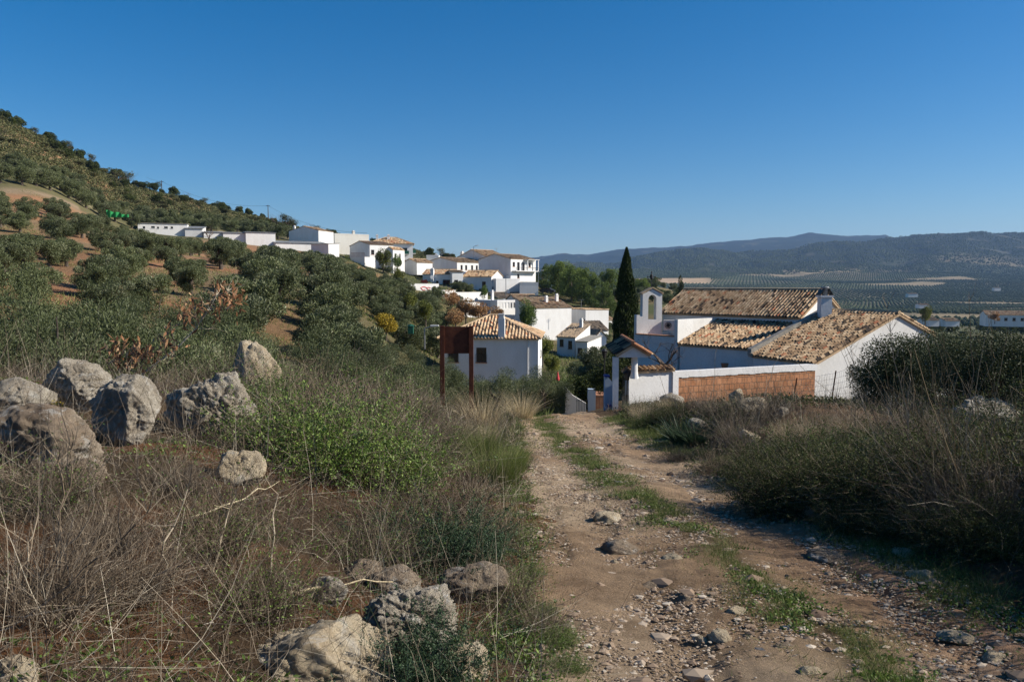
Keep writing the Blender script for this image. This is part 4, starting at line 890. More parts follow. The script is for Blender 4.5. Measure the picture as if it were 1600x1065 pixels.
def branchy(mb, p, d, L, rad, depth, r, k=5, spread=.6, up=.15, nb=(2, 4), vis=.5):
    pts = [p]; rr_ = [rad]; q = Vector(p); dd = Vector(d)
    for i in range(3):
        dd = (dd + Vector(r.normal(0, .13, 3)) + Vector((0, 0, up * .3))).normalized(); q = q + dd * L / 3; pts.append(q.copy()); rr_.append(rad * (1 - .18 * (i + 1)))
    mb.tube(pts, rr_, k, vis, cap=False)
    if depth > 0:
        for _ in range(int(r.integers(nb[0], nb[1] + 1))):
            j = int(r.integers(1, 4)); nd = (dd + Vector(r.normal(0, spread, 3))).normalized()
            branchy(mb, pts[j], nd, L * r.uniform(.55, .85), rr_[j] * .62, depth - 1, r, max(3, k - 1), spread, up, nb, vis)
def trunk(r, h, rad, n=3, lean=.3, parent=None, depth=1, mat='bark'):
    mb = MB(); mb.tube([(0, 0, -.3), (.02, 0, h * .2), (0, .03, h * .45)], [rad * 1.3, rad, rad * .85], 8)
    for i in range(n):
        a = 2 * math.pi * i / n + r.random(); branchy(mb, Vector((0, 0, h * .4)), Vector((math.cos(a) * lean * 2, math.sin(a) * lean * 2, 1)).normalized(), h * .27, rad * .6, depth, r, 6)
    return mb.build('trunk', M[mat], parent)
def tree_proto(name, seed, h, R3, nl, mat, L, W, lobes=16, tr=.16, lim=3, **kw):
    r = np.random.default_rng(seed); root = empty(name, (0, 0, -50)); cz = h - R3[2] * .95
    mk_crown('crown', mat, r, nl, R3, cz, lobes, L, W, parent=root, **kw); trunk(r, h, tr, lim, parent=root); return proto(root)
used = {}
def put(pr, x, y, s=1, label=None, cat='tree', group=None, rz=None, dz=0, sz=None, z=None):
    o = pr if pr.name not in used else copy_tree(pr); used[pr.name] = 1
    if o is not pr: pass
    o.location = (x, y, (Hs(x, y) if z is None else z) + dz); o.rotation_euler = (0, 0, random.uniform(0, 6.28) if rz is None else rz); o.scale = (s, s, s * (sz or 1))
    tag(o, label, cat, group)
    if not group and 'group' in o: del o['group']
    return o
OV = [tree_proto('olive_tree', 20 + i, 3.7, (2.25, 2.25, 1.75), 13000, 'olive_leaf', .2, .055, lobes=26 + i * 2, tr=.2, up=.7, lr=.32, spread=.8) for i in range(4)]
ON = [tree_proto('olive_tree', 40 + i, 4.2, (2.6, 2.5, 2.1), 42000, 'olive_leaf', .1, .024, lobes=38, tr=.2, up=.8, lr=.27, spread=.85, shell=.3) for i in range(2)]
SHR = [tree_proto('hill_shrub', 60 + i, 1.9, (1.7, 1.7, 1.1), 2000, 'scrub_leaf', .32, .12, lobes=9, tr=.08) for i in range(2)]
SHD = [tree_proto('hill_tree', 70 + i, 3.4, (2.2, 2.2, 1.8), 3600, 'dark_leaf', .32, .13, lobes=11, tr=.14) for i in range(2)]
def bare_proto(name, seed, h, depth=4, spread=.55, mat='bare_twig', rad=.12, leaves=0):
    r = np.random.default_rng(seed); root = empty(name, (0, 0, -50)); mb = MB()
    mb.tube([(0, 0, -.3), (0, 0, h * .18), (.03, .02, h * .3)], [rad * 1.2, rad, rad * .9], 7)
    for i in range(5):
        a = 2 * math.pi * i / 5 + r.random(); branchy(mb, Vector((0, 0, h * r.uniform(.18, .3))), Vector((math.cos(a), math.sin(a), 1.1)).normalized(), h * .33, rad * .55, depth, r, 4, spread, .1, (2, 3), .5)
    mb.build('branches', M[mat], root)
    if leaves: mk_crown('crown', 'scrub_leaf', r, leaves, (h * .42, h * .42, h * .36), h * .62, 12, .22, .1, parent=root)
    return proto(root)
BARE = [bare_proto('bare_tree', 80, 4.4), bare_proto('bare_tree', 81, 4.0, leaves=900)]

# --- olives close behind the left bank
near_spots = [(-30, 19.5, 1.08), (75, 17.8, 1.0), (190, 19, 1.05), (268, 22, 1.1), (345, 20.5, .95), (130, 25, 1.0), (20, 27, 1.0), (420, 25, .9), (470, 31, .95), (235, 30, 1.0), (340, 31, 1.0)]
near_lab = ['tall grey-green olive tree cut by the left edge', 'olive tree right behind the lichened boulder', 'broad olive tree behind the two upright boulders', 'olive tree behind the dead brown-leaved branch', 'low olive tree behind the pale boulder', 'olive tree on the second row behind the boulders', 'olive tree beside the lowest red soil patch at the left', 'dark olive tree left of the hanging olive', 'olive tree behind the dry stems near the centre left', 'olive tree of the second row behind the dead branch', 'olive tree behind the pale boulder, second row']
for i, ((px_, D_, s_), lb) in enumerate(zip(near_spots, near_lab)): put(ON[i % 2], X(px_, D_), D_, s_, lb, 'olive tree', 'olive trees just below the bank')
mid = [(505, 30, .92, 'dark olive tree with hanging shoots left of the sign'), (590, 29, .86, 'round olive tree in the hollow left of the sign'), (640, 34, .8, 'olive tree just left of the rusty sign posts'), (668, 40, .85, 'olive tree behind the sign posts below the hip-roofed house'), (560, 40, .9, 'olive tree above the dark hollow left of the sign'), (735, 42, .75, 'olive tree between the sign and the end of the track'), (778, 40, .78, 'olive tree under the left window of the hip-roofed house'), (822, 39, .72, 'olive tree at the left end of the track crest'), (850, 36, .62, 'small olive tree next to the lane wall'), (610, 50, .9, 'olive tree beneath the yellow shrubs'), (690, 55, .8, 'olive tree left of the hip-roofed house')]
for i, (px_, D_, s_, lb) in enumerate(mid): put(ON[i % 2], X(px_, D_), D_, s_, lb, 'olive tree', 'olive trees in the hollow by the sign')
# --- grove rows
zone = lambda px, D: ('olive tree in the rows on the bare red slope at far left' if px < 130 else 'olive tree in the dense grove below the white sheds' if px < 330 else 'olive tree in the thick grove below the shed row and upper gable' if px < 480 else 'olive tree on the slope below the village houses') if D > 75 else ('olive tree in the lower rows of the red slope' if px < 330 else 'olive tree in the lower part of the central grove')
cnt = 0
for row in range(24):
    D0 = 44 + row * 6.0 + row * row * .03
    for k in range(60):
        x = -95 + k * 6.1 * (1 + row * .012) + (row % 2) * 3 + row * .9 + random.uniform(-1.5, 1.5); y = D0 + x * .1 + random.uniform(-1.6, 1.6); px = x / y * 1200 + 800
        if not (-70 < px < 700 - max(0, 120 - y) * .2): continue
        lim = np.interp(px, [0, 240, 300, 440, 520, 620, 700], [138, 172, 168, 168, 172, 165, 150])
        if y > lim: continue
        if random.random() < np.interp(px, [0, 150, 320, 480], [.2, .14, .06, .03]) * (.25 if y > 100 else 1): continue
        if 640 < px and y > 60 and y < 90: continue
        put(OV[cnt % 4], x, y, random.uniform(.68, .84) if px < 330 and y < 95 else random.uniform(.78, .96) if px < 330 else random.uniform(.95, 1.2), zone(px, y), 'olive tree', 'olive trees in the hillside grove'); cnt += 1
        if cnt > 262: break
print('olives', cnt)
# --- hedge-like upper rows and skyline trees
c2 = 0
for row, (dD, n_) in enumerate(((0, 26), (9, 24), (18, 20))):
    for k in range(n_):
        px = 15 + k * (640 / n_) + row * 9 + random.uniform(-5, 5); D_ = np.interp(px, [0, 240, 400, 560, 700], [160, 207, 232, 268, 290]) + dD + random.uniform(-2, 2)
        if px > 560 and row < 2: continue
        put(OV[c2 % 4], X(px, D_), D_, random.uniform(1.05, 1.35), 'olive tree in the hedge-like rows between scrub hill and white sheds', 'olive tree', 'upper olive rows under the scrub hill'); c2 += 1
skl = [(5, 205, 1.5, 1, 'twiggy tree at the top left corner of the hill skyline'), (22, 262, 1.2, 0, 'dark green tree on the skyline next to the corner tree'), (42, 268, 1.1, 0, 'second dark tree down the skyline from the left corner'), (68, 275, .9, 1, 'low bare tree on the skyline above the rock band'), (88, 278, 1.2, 0, 'dark crown with bare top on the skyline'), (118, 285, 1.15, 1, 'bare forked tree standing clear on the skyline'), (153, 290, 1.2, 1, 'lone round bare tree on the steep skyline'), (135, 280, 1.1, 0, 'dark bush below the lone bare trees'), (188, 296, 1.3, 0, 'dark tree left of the big grey twiggy tree'), (208, 292, 1.6, 1, 'big grey twiggy tree on the skyline above the green net'), (196, 284, 1.5, 1, 'spreading bare tree below the skyline above the green net'), (248, 310, 1.2, 0, 'dark tree under the white rock on the skyline'), (277, 316, 1.2, 0, 'rounded dark tree right of the skyline pole'), (298, 322, 1.1, 1, 'small bare tree near the first pole'), (325, 330, 1.0, 1, 'small bare tree midway along the ridge'), (350, 333, 1.1, 0, 'dark ridge tree midway between the poles'), (378, 336, 1.0, 0, 'dark ridge tree nearer the second pole'), (436, 300, 1.7, 1, 'large reddish bare tree beside the second pole'), (450, 300, 1.8, 1, 'largest bare tree on the ridge above the sheds'), (462, 303, 1.5, 1, 'bare tree at the right of the ridge clump'), (487, 330, 1.3, 1, 'bare tree above the blank upper gable'), (497, 335, 1.2, 1, 'twiggy tree right of the upper gable'), (520, 345, 1.2, 0, 'dark tree behind the cream block house'), (598, 300, 1.3, 0, 'round tree between the cream block and the balcony house'), (672, 330, 1.2, 0, 'dark trees right of the balcony house'), (690, 335, 1.3, 1, 'bare tree on the ridge behind the gable roofs'), (705, 335, 1.2, 1, 'second bare tree behind the gable roofs')]
for px_, D_, s_, kd, lb in skl: put((SHD if kd == 0 else BARE)[random.randint(0, 1)], X(px_, D_), D_, s_ * 1.1, lb, 'tree', None)
for k in range(120):
    px = random.uniform(-20, 560) if k < 90 else random.uniform(560, 720); D_ = np.interp(px, [0, 200, 400, 560, 720], [255, 295, 325, 350, 360]) + random.uniform(-50, 6)
    if D_ < np.interp(px, [0, 240, 400, 560, 700], [178, 228, 250, 285, 300]): continue
    put((SHR + SHD)[random.choice([0, 1, 0, 1, 2, 3])], X(px, D_), D_, random.uniform(.7, 1.3), 'shrub scattered over the rocky scrub hill at upper left', 'shrub', 'scrub on the rocky hill')
for k in range(85):
    px = 8 + k * 6.6 + random.uniform(-4, 4); D_ = float(np.interp(px, [0, 110, 200, 300, 400, 500, 600], [258, 288, 308, 330, 342, 360, 370])) + random.uniform(-9, 3)
    put((SHR + SHD[:1])[k % 3], X(px, D_), D_, random.uniform(.45, 1.1) * (.8 if k % 3 == 2 else 1), 'shrub on the skyline ridge', 'shrub', 'shrubs along the ridge line')
# scrub cover: low tufts too many to count
def scatter(n, fpx, fD, r): return None
r = np.random.default_rng(9); n = 9000; px = r.uniform(-60, 720, n); D_ = np.interp(px, [0, 200, 400, 560, 720], [262, 305, 340, 360, 370]) - r.uniform(0, 75, n); D_ = np.maximum(D_, np.interp(px, [0, 240], [168, 205]))
x = (px - 800) / 1200 * D_; z = H(x, D_); mb = MB(); k = 16
c = np.repeat(np.stack([x, D_, z], 1), k, 0) + r.normal(size=(n * k, 3)) * np.array([.5, .5, .25]) + np.array([0, 0, .3]); vv = np.repeat(np.clip(r.normal(.45, .22, n), 0, 1), k)
leaf_quads(mb, c, rdir(n * k, r, .6), .55, .28, np.clip(vv + r.normal(0, .1, n * k), 0, 1), r); o = mb.build('hill_scrub', M['scrub_leaf']); o['kind'] = 'stuff'; tag(o, 'low olive-brown scrub covering the rocky hill', 'scrub')

# --- trees in and around the village
PN = [tree_proto('pine_tree', 90 + i, 13.5, (5.2, 5.2, 6.6), 17000, 'pine_leaf', .42, .12, lobes=36, tr=.3, up=.4, spread=.82, lr=.27) for i in range(2)]
for px_, D_, s_, lb in [(852, 262, .8, 'pine at the far left of the pine clump behind the village lane'), (872, 245, 1.05, 'tall bright green pine at the top of the pine clump'), (893, 235, 1.0, 'full pine in front of the tall one'), (914, 232, 1.0, 'pine in the middle of the clump above the blank wall'), (932, 222, .85, 'pine left of the cypress'), (905, 255, .9, 'dark pine behind the middle of the clump'), (951, 240, .9, 'pine crown showing just left of the cypress tip'), (885, 262, .9, 'pine behind the tall pine'), (945, 205, .7, 'lowest pine beside the cypress'), (1002, 235, .6, 'small pine right of the cypress')]: put(PN[random.randint(0, 1)], X(px_, D_), D_, s_, lb, 'pine tree', 'pines between the village and the cypress', dz=-2.2)
cy_ = empty('cypress_tree', wpt(978, 47, Hs(X(978, 47), 47))); tag(cy_, 'tall narrow dark cypress beside the bell gable', 'cypress')
r = np.random.default_rng(5); n = 26000; hC = Zp(386, 47) - cy_.location.z; t = r.random(n) ** .85; a = r.uniform(0, 2 * np.pi, n); lump = 1 + .38 * fbm(a * 1.4, t * 13, o=4) + .1 * np.sin(a * 3 + t * 14)
prof_ = np.interp(t, [0, .08, .3, .55, .8, .93, 1], [.45, .85, .98, .82, .5, .24, .03]) * lump; q = prof_ * .88 * (.55 + .45 * r.random(n) ** .5)
C = np.stack([np.cos(a) * q, np.sin(a) * q, .2 + t * (hC - .25)], 1); mb = MB(); leaf_quads(mb, C, norm(np.stack([np.cos(a) * .3, np.sin(a) * .3, np.ones(n)], 1) + r.normal(size=(n, 3)) * .2), .16, .05, np.clip(r.normal(.5, .22, n), 0, 1), r)
mb.build('crown', M['cypress_leaf'], cy_); MB().tube([(0, 0, -.5), (0, 0, hC * .93)], [.2, .03], 7).build('trunk', M['bark'], cy_)
cy2 = tree_proto('conifer', 140, 5, (1.1, 1.1, 2.6), 2600, 'cypress_leaf', .25, .09, lobes=9, tr=.12); put(cy2, X(1064, 150), 150, 1, 'small dark conifer just left of the chapel roof', 'tree', z=Zp(470, 150))
def small(mat, name, seed, h, R3, nl=3200, L=.2, W=.1, lobes=12, **kw): return tree_proto(name, seed, h, R3, nl, mat, L, W, lobes=lobes, tr=.1, **kw)
yt = small('yellow_leaf', 'yellow_tree', 150, 3.2, (1.5, 1.5, 1.4)); lt_ = small('lime_leaf', 'yellow_green_tree', 151, 4.5, (1.9, 1.9, 2.1), 5000); ot = small('orange_leaf', 'orange_leaved_tree', 152, 3.5, (2.2, 2.2, 1.5), 4200); rt = small('red_leaf', 'red_vine', 153, 1.8, (3.2, 1.2, .8), 2500); gt = small('green_leaf', 'green_tree', 154, 5, (2.1, 2.1, 2.6), 7000, up=.8)
zz = lambda px, D, py: Zp(py, D)
for pr, px_, D_, py_, s_, lb, ct_ in [(yt, 487, 92, 498, .9, 'bright yellow bush in the grove left of the rusty sign', 'bush'), (yt, 603, 68, 523, .8, 'bright yellow bush just left of the green kiosk', 'bush'), (yt, 500, 85, 520, .7, 'small yellowish bush below the bright yellow one', 'bush'), (lt_, 624, 190, 450, 1.25, 'yellow-green tree beneath the twin-wing house', 'tree'), (lt_, 640, 120, 492, .9, 'yellow-green tree below the red-scrawled wall', 'tree'), (lt_, 665, 105, 505, .8, 'mixed yellow-green tree right of the grove', 'tree'), (lt_, 848, 105, 568, .95, 'yellowing tree right of the hip-roofed house', 'tree'), (lt_, 862, 95, 588, .7, 'lower yellow tree below the shuttered small house', 'tree'),
        (ot, 705, 155, 482, 1.25, 'orange-leaved tree under the white garden walls', 'tree'), (ot, 728, 130, 500, 1.2, 'large orange-pink tree above the hip-roofed house', 'tree'), (ot, 748, 128, 503, 1.1, 'orange-brown tree left of the hip roof ridge', 'tree'), (ot, 775, 120, 505, .9, 'brownish tree behind the hip roof top', 'tree'), (ot, 712, 112, 512, .95, 'ochre tree just above the sign panel', 'tree'), (ot, 556, 118, 492, .8, 'rusty brown tree inside the dark grove', 'tree'),
        (rt, 664, 205, 444, 1.0, 'dark red creeper above the red-scrawled wall', 'creeper'), (gt, 824, 118, 512, 1.0, 'bright green round tree against the tall blank wall', 'tree'), (gt, 622, 205, 418, .8, 'dark green conical tree below the windowed wing', 'tree'), (lt_, 600, 207, 425, 1.5, 'sparse yellowing almond tree in front of the windowed wall', 'tree'), (gt, 757, 185, 462, .6, 'dark bush with pink flowers by the curved wall', 'bush'),
        (lt_, 1446, 260, 508, 1.6, 'lone yellow-green tree among the distant white walls at right', 'tree'), (ot, 1555, 300, 503, 1.3, 'small golden tree in front of the distant farmhouse', 'tree'), (lt_, 838, 92, 560, .7, 'thin green tree at the corner of the hip-roofed house', 'tree')]:
    put(pr, X(px_, D_), D_, s_, lb, ct_, z=Zp(py_, D_) - .3)
for px_, D_, py_, s_, lb in [(712, 200, 455, .8, 'olive bush in front of the narrow white house'), (722, 198, 455, .8, 'twin olive bush left of the bluish-shaded house'), (733, 200, 456, .7, 'olive bush against the bluish-shaded wall'), (905, 60, 598, .6, 'olive tree in front of the small houses left of the gateway'), (935, 56, 590, .7, 'olive tree behind the blue pillar'), (925, 46, 610, .55, 'dark low olive beside the lane wall'), (680, 150, 478, 1.1, 'dark olive under the stepping garden wall'), (660, 140, 486, 1.1, 'dark olive left of the orange-leaved trees'), (640, 175, 470, 1.0, 'olive below the red scrawl wall'), (600, 185, 455, 1.1, 'shaded olive at the foot of the twin-wing house'), (570, 190, 440, 1.1, 'olive at the foot of the terrace block')]:
    put(OV[random.randint(0, 3)], X(px_, D_), D_, s_, lb, 'olive tree', None, z=Zp(py_, D_) - .2)
ft = bare_proto('bare_fig_tree', 84, 2.6, 5, .7, rad=.1); put(ft, X(1040, 34.5), 34.5, 1.15, 'leafless fig tree with spreading twigs behind the gate wall', 'tree', z=Zp(600, 34.5))
put(BARE[0], X(330, 190), 190, 1.5, 'grey bare tree in front of the leftmost sheds', 'tree')
dk = tree_proto('dark_shrub', 160, 2.4, (1.6, 1.3, 1.2), 9000, 'dark_leaf', .12, .05, lobes=14, tr=.06)
put(dk, X(868, 38), 38, .9, 'dark shrub in the shade left of the lane gate', 'shrub'); put(dk, X(958, 35), 35, .95, 'dark shrub behind the gateway post', 'shrub', dz=.3); put(dk, X(885, 41), 41, .9, 'dark shrub above the stepped garden wall', 'shrub'); put(dk, X(912, 41), 41, 1.0, 'dark shrub behind the railing of the lane', 'shrub')
# greenery filling the gaps between the village houses
VS = [small('dark_leaf', 'garden_bush', 155, 2.2, (1.5, 1.5, 1.2), 2600), small('scrub_leaf', 'garden_bush', 156, 2.0, (1.6, 1.6, 1.1), 2600), OV[1], OV[2]]
kk = 0
for k in range(400):
    px = random.uniform(540, 960); D_ = random.uniform(105, 255)
    z_ = Hs(X(px, D_), D_); py = 446 - z_ / D_ * 1200; bad = False
    for o in list(col.objects):
        if o.get('category') in ('house', 'shed'):
            lx = o.matrix_world if False else None; dx, dy = X(px, D_) - o.location.x, D_ - o.location.y; ca_, sa_ = math.cos(o.rotation_euler.z), math.sin(o.rotation_euler.z); u_, v_ = dx * ca_ + dy * sa_, -dx * sa_ + dy * ca_
            if -2.5 < u_ < HD[o.name][0] + 2.5 and -3 < v_ < HD[o.name][1] + 2: bad = True; break
    if bad or (855 < px < 935 and D_ < 140) or (820 < px < 930 and D_ < 165 and D_ > 125) or (650 < px < 800 and D_ > 195 and random.random() < .7): continue
    put(VS[random.choice([0, 1, 2, 3, 2, 3])], X(px, D_), D_, random.uniform(.5, .85), 'bush or small olive in the gardens between the village houses', 'tree', 'greenery between the village houses'); kk += 1
    if kk > 75: break
# hill slope right of the cypress and dark belt below the valley
for k in range(60):
    px = random.uniform(960, 1140); D_ = random.uniform(215, 300)
    put(OV[k % 4], X(px, D_), D_, random.uniform(.7, 1.0), 'olive tree on the small hill between the cypress and the chapel roof', 'olive tree', 'olive trees on the small hill behind the chapel')
for k in range(110):
    px = random.uniform(1080, 1660); D_ = random.uniform(330, 520)
    if 1530 < px and D_ < 345: continue
    put((SHD + SHD + PN)[random.randint(0, 4)] if px > 1500 and k % 9 == 0 else SHD[k % 2], X(px, D_), D_, random.uniform(.8, 1.4), 'dark tree in the wooded belt below the valley groves', 'tree', 'dark trees below the valley groves')
for i, (px_, s_) in enumerate(((1552, 1.1), (1566, .9), (1580, 1.1), (1597, .95))): put(SHD[i % 2], X(px_, 390), 390, s_ * 2.6, 'large dark oak behind the distant farmhouse', 'tree', 'dark oaks behind the distant farmhouse')

# --- olive rows filling the valley: beyond counting
def valley():
    r = np.random.default_rng(31); pts = []
    ang = .35
    for sp, y0, y1 in ((8.5, 430, 1500), (10.5, 1500, 3500)):
        g = np.arange(-4200, 5200, sp); A, B = np.meshgrid(g, g)
        for an in (.35, -.3):
            x = A * math.cos(an) - B * math.sin(an); y = A * math.sin(an) + B * math.cos(an); x, y = x.ravel(), y.ravel()
            px = x / np.maximum(y, 1) * 1200 + 800; k = (y > y0) & (y < y1) & (px > 840) & (px < 1640); x, y, px = x[k], y[k], px[k]
            idx = field_of(x, y); f = FT[idx]; orient = FA[idx] > 0; k = (orient == (an > 0)) & (f < .93) & (r.random(len(x)) < np.where(f < .5, .95, .9))
            k &= ~((np.abs(y - 2550) < 185) & (px > 975) & (px < 1110)); pts.append(np.stack([x[k], y[k]], 1))
    p = np.vstack(pts) ; p = p + r.normal(0, .5, p.shape); n = len(p); print('valley trees', n)
    s = r.uniform(1.7, 2.6, n) * np.where(p[:, 1] > 1500, 1.12, 1); z = H(p[:, 0], p[:, 1])
    ring = [(math.cos(a), math.sin(a)) for a in np.arange(5) * 2 * math.pi / 5]
    V = np.zeros((n, 11, 3))
    for j, (cx_, sy_) in enumerate(ring): V[:, j] = np.stack([p[:, 0] + cx_ * s * .85, p[:, 1] + sy_ * s * .85, z + .3 * s], 1); V[:, 5 + j] = np.stack([p[:, 0] + cx_ * s * .8, p[:, 1] + sy_ * s * .8, z + 1.1 * s], 1)
    V[:, 10] = np.stack([p[:, 0], p[:, 1], z + 1.7 * s], 1)
    b = np.arange(n)[:, None, None] * 11
    Fq = np.array([[j, (j + 1) % 5, 5 + (j + 1) % 5, 5 + j] for j in range(5)])[None] + b; Ft = np.array([[5 + j, 5 + (j + 1) % 5, 10] for j in range(5)])[None] + b
    val = np.clip(r.normal(.4, .15, n), 0, 1); mb = MB(); mb.v.append(V.reshape(-1, 3)); mb.f += [Fq.reshape(-1, 4), Ft.reshape(-1, 3)]; mb.a += [np.repeat(val, 5), np.repeat(val, 5)]
    o = mb.build('valley_olive_groves', M['olive_leaf_dark']); o['kind'] = 'stuff'; tag(o, 'rows of olive trees covering the distant valley floor', 'olive groves')
valley()
def woods():
    r = np.random.default_rng(33); n = 26000; px = r.uniform(790, 1640, n); y = r.uniform(3100, 4650, n); x = (px - 800) / 1200 * y; k = fbm(x / 120, y / 160, o=4) < .3; x, y = x[k], y[k]; n = len(x); z = H(x, y); s = r.uniform(3, 7, n)
    V = np.zeros((n, 5, 3))
    for j in range(4): V[:, j] = np.stack([x + math.cos(j * 1.57) * s, y + math.sin(j * 1.57) * s, z - 1], 1)
    V[:, 4] = np.stack([x, y, z + s * 1.0], 1); b = np.arange(n)[:, None, None] * 5; F = np.array([[j, (j + 1) % 4, 4] for j in range(4)])[None] + b
    o = MB().arr(V.reshape(-1, 3), F.reshape(-1, 3), np.repeat(np.clip(r.normal(.35, .2, n), 0, 1), 4)).build('mountain_woods', M['dark_leaf']); o['kind'] = 'stuff'; tag(o, 'dark woodland on the far mountain ridge', 'woods')
woods()

# ================================================================ boulders
def bank2(g, px):
    if px < 700:
        for _ in range(6):
            e = float(np.interp(g.x, EX[0], EX[1]))
            if g.y > e + .6: g.y = e + .2; g.x = X(px, g.y); g.z = Hs(g.x, g.y)
    return g
def boulder(px, pyb, wpx, hpx, mat, label, seed, cut=14, dep=.9, rot=0, tilt=0, rough=1.0, name='boulder', group=None, sub=5, sink=.2, cat='boulder', planes=()):
    g = hit(px, min(pyb, 1062)); g = bank2(g, px); D = g.y; k = D / 1200; w_, h_ = wpx * k, hpx * k; r = np.random.default_rng(seed)
    if pyb > 1062: g.z -= (pyb - 1062) * k * .9
    bpy_ = ico(sub); V = bpy_[0].copy(); nrm = V / np.linalg.norm(V, axis=1)[:, None]
    N_ = rdir(cut, r); dd = r.uniform(.55, .92, cut); rad = np.full(len(V), 1.05)
    for a_, b_ in list(zip(N_, dd)) + [(norm(np.array(q_[:3], float)), q_[3]) for q_ in planes]:
        c_ = nrm @ a_; rad = np.where(c_ > .15, np.minimum(rad, b_ / np.maximum(c_, .15)), rad)
    rad = rad * .93 + .07
    ca_, sa_ = math.cos(seed), math.sin(seed); strat = (nrm[:, 2] * 3.2 + fbm(nrm[:, 0] * 1.5 + seed, nrm[:, 1] * 1.5, nrm[:, 2] * 1.5, 3) * 1.6)
    rad += -.03 * rough * np.maximum(0, 1 - np.abs((strat % 1) - .5) * 7) - .06 * rough * np.maximum(0, 1 - 9 * np.abs(fbm(nrm[:, 0] * 2.1 + seed * 3, nrm[:, 1] * 2.1, nrm[:, 2] * 2.1, 4))) + .03 * rough * fbm(nrm[:, 0] * 15 + seed, nrm[:, 1] * 17, nrm[:, 2] * 17, 4, .65)
    rad += fbm(nrm[:, 0] * 1.6 + seed, nrm[:, 1] * 1.6, nrm[:, 2] * 1.6, 4) * .11 * rough + fbm(nrm[:, 0] * 6 + seed, nrm[:, 1] * 6, nrm[:, 2] * 6, 4, .6) * .07 * rough - np.maximum(0, fbm(nrm[:, 0] * 4 + 9, nrm[:, 1] * 4 + seed, nrm[:, 2] * 4, 3) - .15) * .3 * rough
    V = nrm * rad[:, None] * np.array([w_ / 2, w_ / 2 * dep, h_ / 2 * 1.12])
    q = Quaternion((0, 1, 0), tilt); Rm = np.array(q.to_matrix()); V = V @ Rm.T
    zl = V[:, 2].min(); V[:, 2] -= zl
    o = MB().arr(V, bpy_[1]).build(name, M[mat], smooth=True); o.location = (g.x, g.y + w_ * dep * .25, g.z - sink * h_ - .02); o.rotation_euler = (0, 0, rot); tag(o, label, cat, group); return o
_ico = {}
def ico(s):
    if s not in _ico:
        import bmesh
        bm = bmesh.new(); bmesh.ops.create_icosphere(bm, subdivisions=s, radius=1); V = np.array([v.co[:] for v in bm.verts]); F = np.array([[v.index for v in f.verts] for f in bm.faces]); bm.free(); _ico[s] = (V, F)
    return _ico[s]
B = boulder
B(186, 695, 136, 132, 'rock_grey', 'upright rounded grey boulder with a flat dark front face, left foreground', 3, 13, .9, 0, .22, .8, sub=6, planes=((-.5, -.9, -.05, .55), (.9, -.2, .5, .8)))
B(327, 690, 150, 135, 'rock_grey', 'rugged pitted grey boulder to the right of the flat-faced one', 4, 14, .8, 0, .35, 1.5, sub=6, planes=((.6, -.5, .6, .72), (-.6, .1, .75, .6)))
B(112, 640, 125, 92, 'rock_grey', 'wide lichen-spotted boulder behind the flat-faced one', 8, 15, .9, .5, 0, .9, sub=6)
B(22, 640, 100, 55, 'rock_grey', 'flat grey boulder cut by the left edge', 6, 8, 1, 0, 0, .8)
B(60, 735, 175, 105, 'rock_brown', 'low brown half-buried boulder in front of the lichened ones', 12, 8, .8, .3, .2, 1)
B(130, 755, 70, 50, 'rock_brown', 'small brown boulder at the right end of the half-buried one', 13, 8, .8)
B(368, 755, 80, 62, 'rock_pale', 'pale blocky rock below the rugged pitted boulder', 14, 7, .9, .2)
B(388, 600, 96, 112, 'rock_pale', 'tall pale boulder rising behind the bare twigs', 15, 8, .8, 0, 0, .8, sink=.05)
B(452, 618, 40, 26, 'rock_pale', 'small pale rock under the green shrub top', 16, 7)
B(478, 1140, 370, 190, 'rock_pale', 'large pale yellow boulder at the bottom edge', 17, 12, .7, 0, .1, .8, sub=6, planes=((.75, -.1, .62, .6), (-.7, -.2, .6, .7), (.1, -.9, .3, .7)))
B(648, 1010, 170, 100, 'rock_grey', 'pitted dark grey boulder right of the bottom pale one', 18, 9, .8, .4, .2, 1.6, sub=6)
B(735, 940, 120, 62, 'rock_brown', 'dark brown wedge-shaped rock beside the track edge', 19, 7, .7, -.2, -.2, 1)
B(725, 1075, 110, 80, 'rock_pale', 'pale rock behind the feathery green plant', 20, 8)
B(512, 945, 70, 48, 'rock_grey', 'small grey rock left of the pitted boulder', 21, 8); B(610, 925, 95, 40, 'rock_brown', 'flat brown rock above the pitted boulder', 22, 8)
B(14, 1085, 80, 55, 'rock_pale', 'small pale rock in the bottom left corner', 23, 8); B(565, 905, 60, 34, 'rock_brown', 'small half-hidden brown rock above the pitted boulder', 24, 8)
B(790, 648, 62, 28, 'rock_pale', 'low pale rock beside straw grass at the end of the bank', 25, 8, 1, 0, 0, 1.2); B(750, 640, 34, 20, 'rock_pale', 'small rock between the sign and the low pale one', 26, 8)
B(1124, 622, 46, 38, 'rock_pale', 'upright pale rock topping the mound by the brick wall', 27, 7); B(1152, 630, 30, 26, 'rock_pale', 'smaller rock leaning right of the upright mound rock', 28, 7)
B(1172, 695, 36, 26, 'rock_pale', 'light rock half way down the right mound', 29, 7); B(1092, 672, 30, 24, 'rock_grey', 'grey rock beside the strap-leaved plant', 30, 7); B(1050, 632, 40, 20, 'rock_grey', 'grey rock at the left shoulder of the mound', 31, 7)
B(1185, 640, 60, 22, 'rock_pale', 'flat rock at the right shoulder of the mound', 32, 7); B(1290, 812, 60, 28, 'rock_grey', 'dark stone at the right verge of the track', 33, 7); B(1545, 668, 110, 56, 'rock_grey', 'pale stone heap showing behind the reeds at right', 34, 8, 1, 0, 0, 1.4)
B(1222, 650, 26, 18, 'rock_grey', 'small stone at the foot of the brick wall mound', 35, 7)
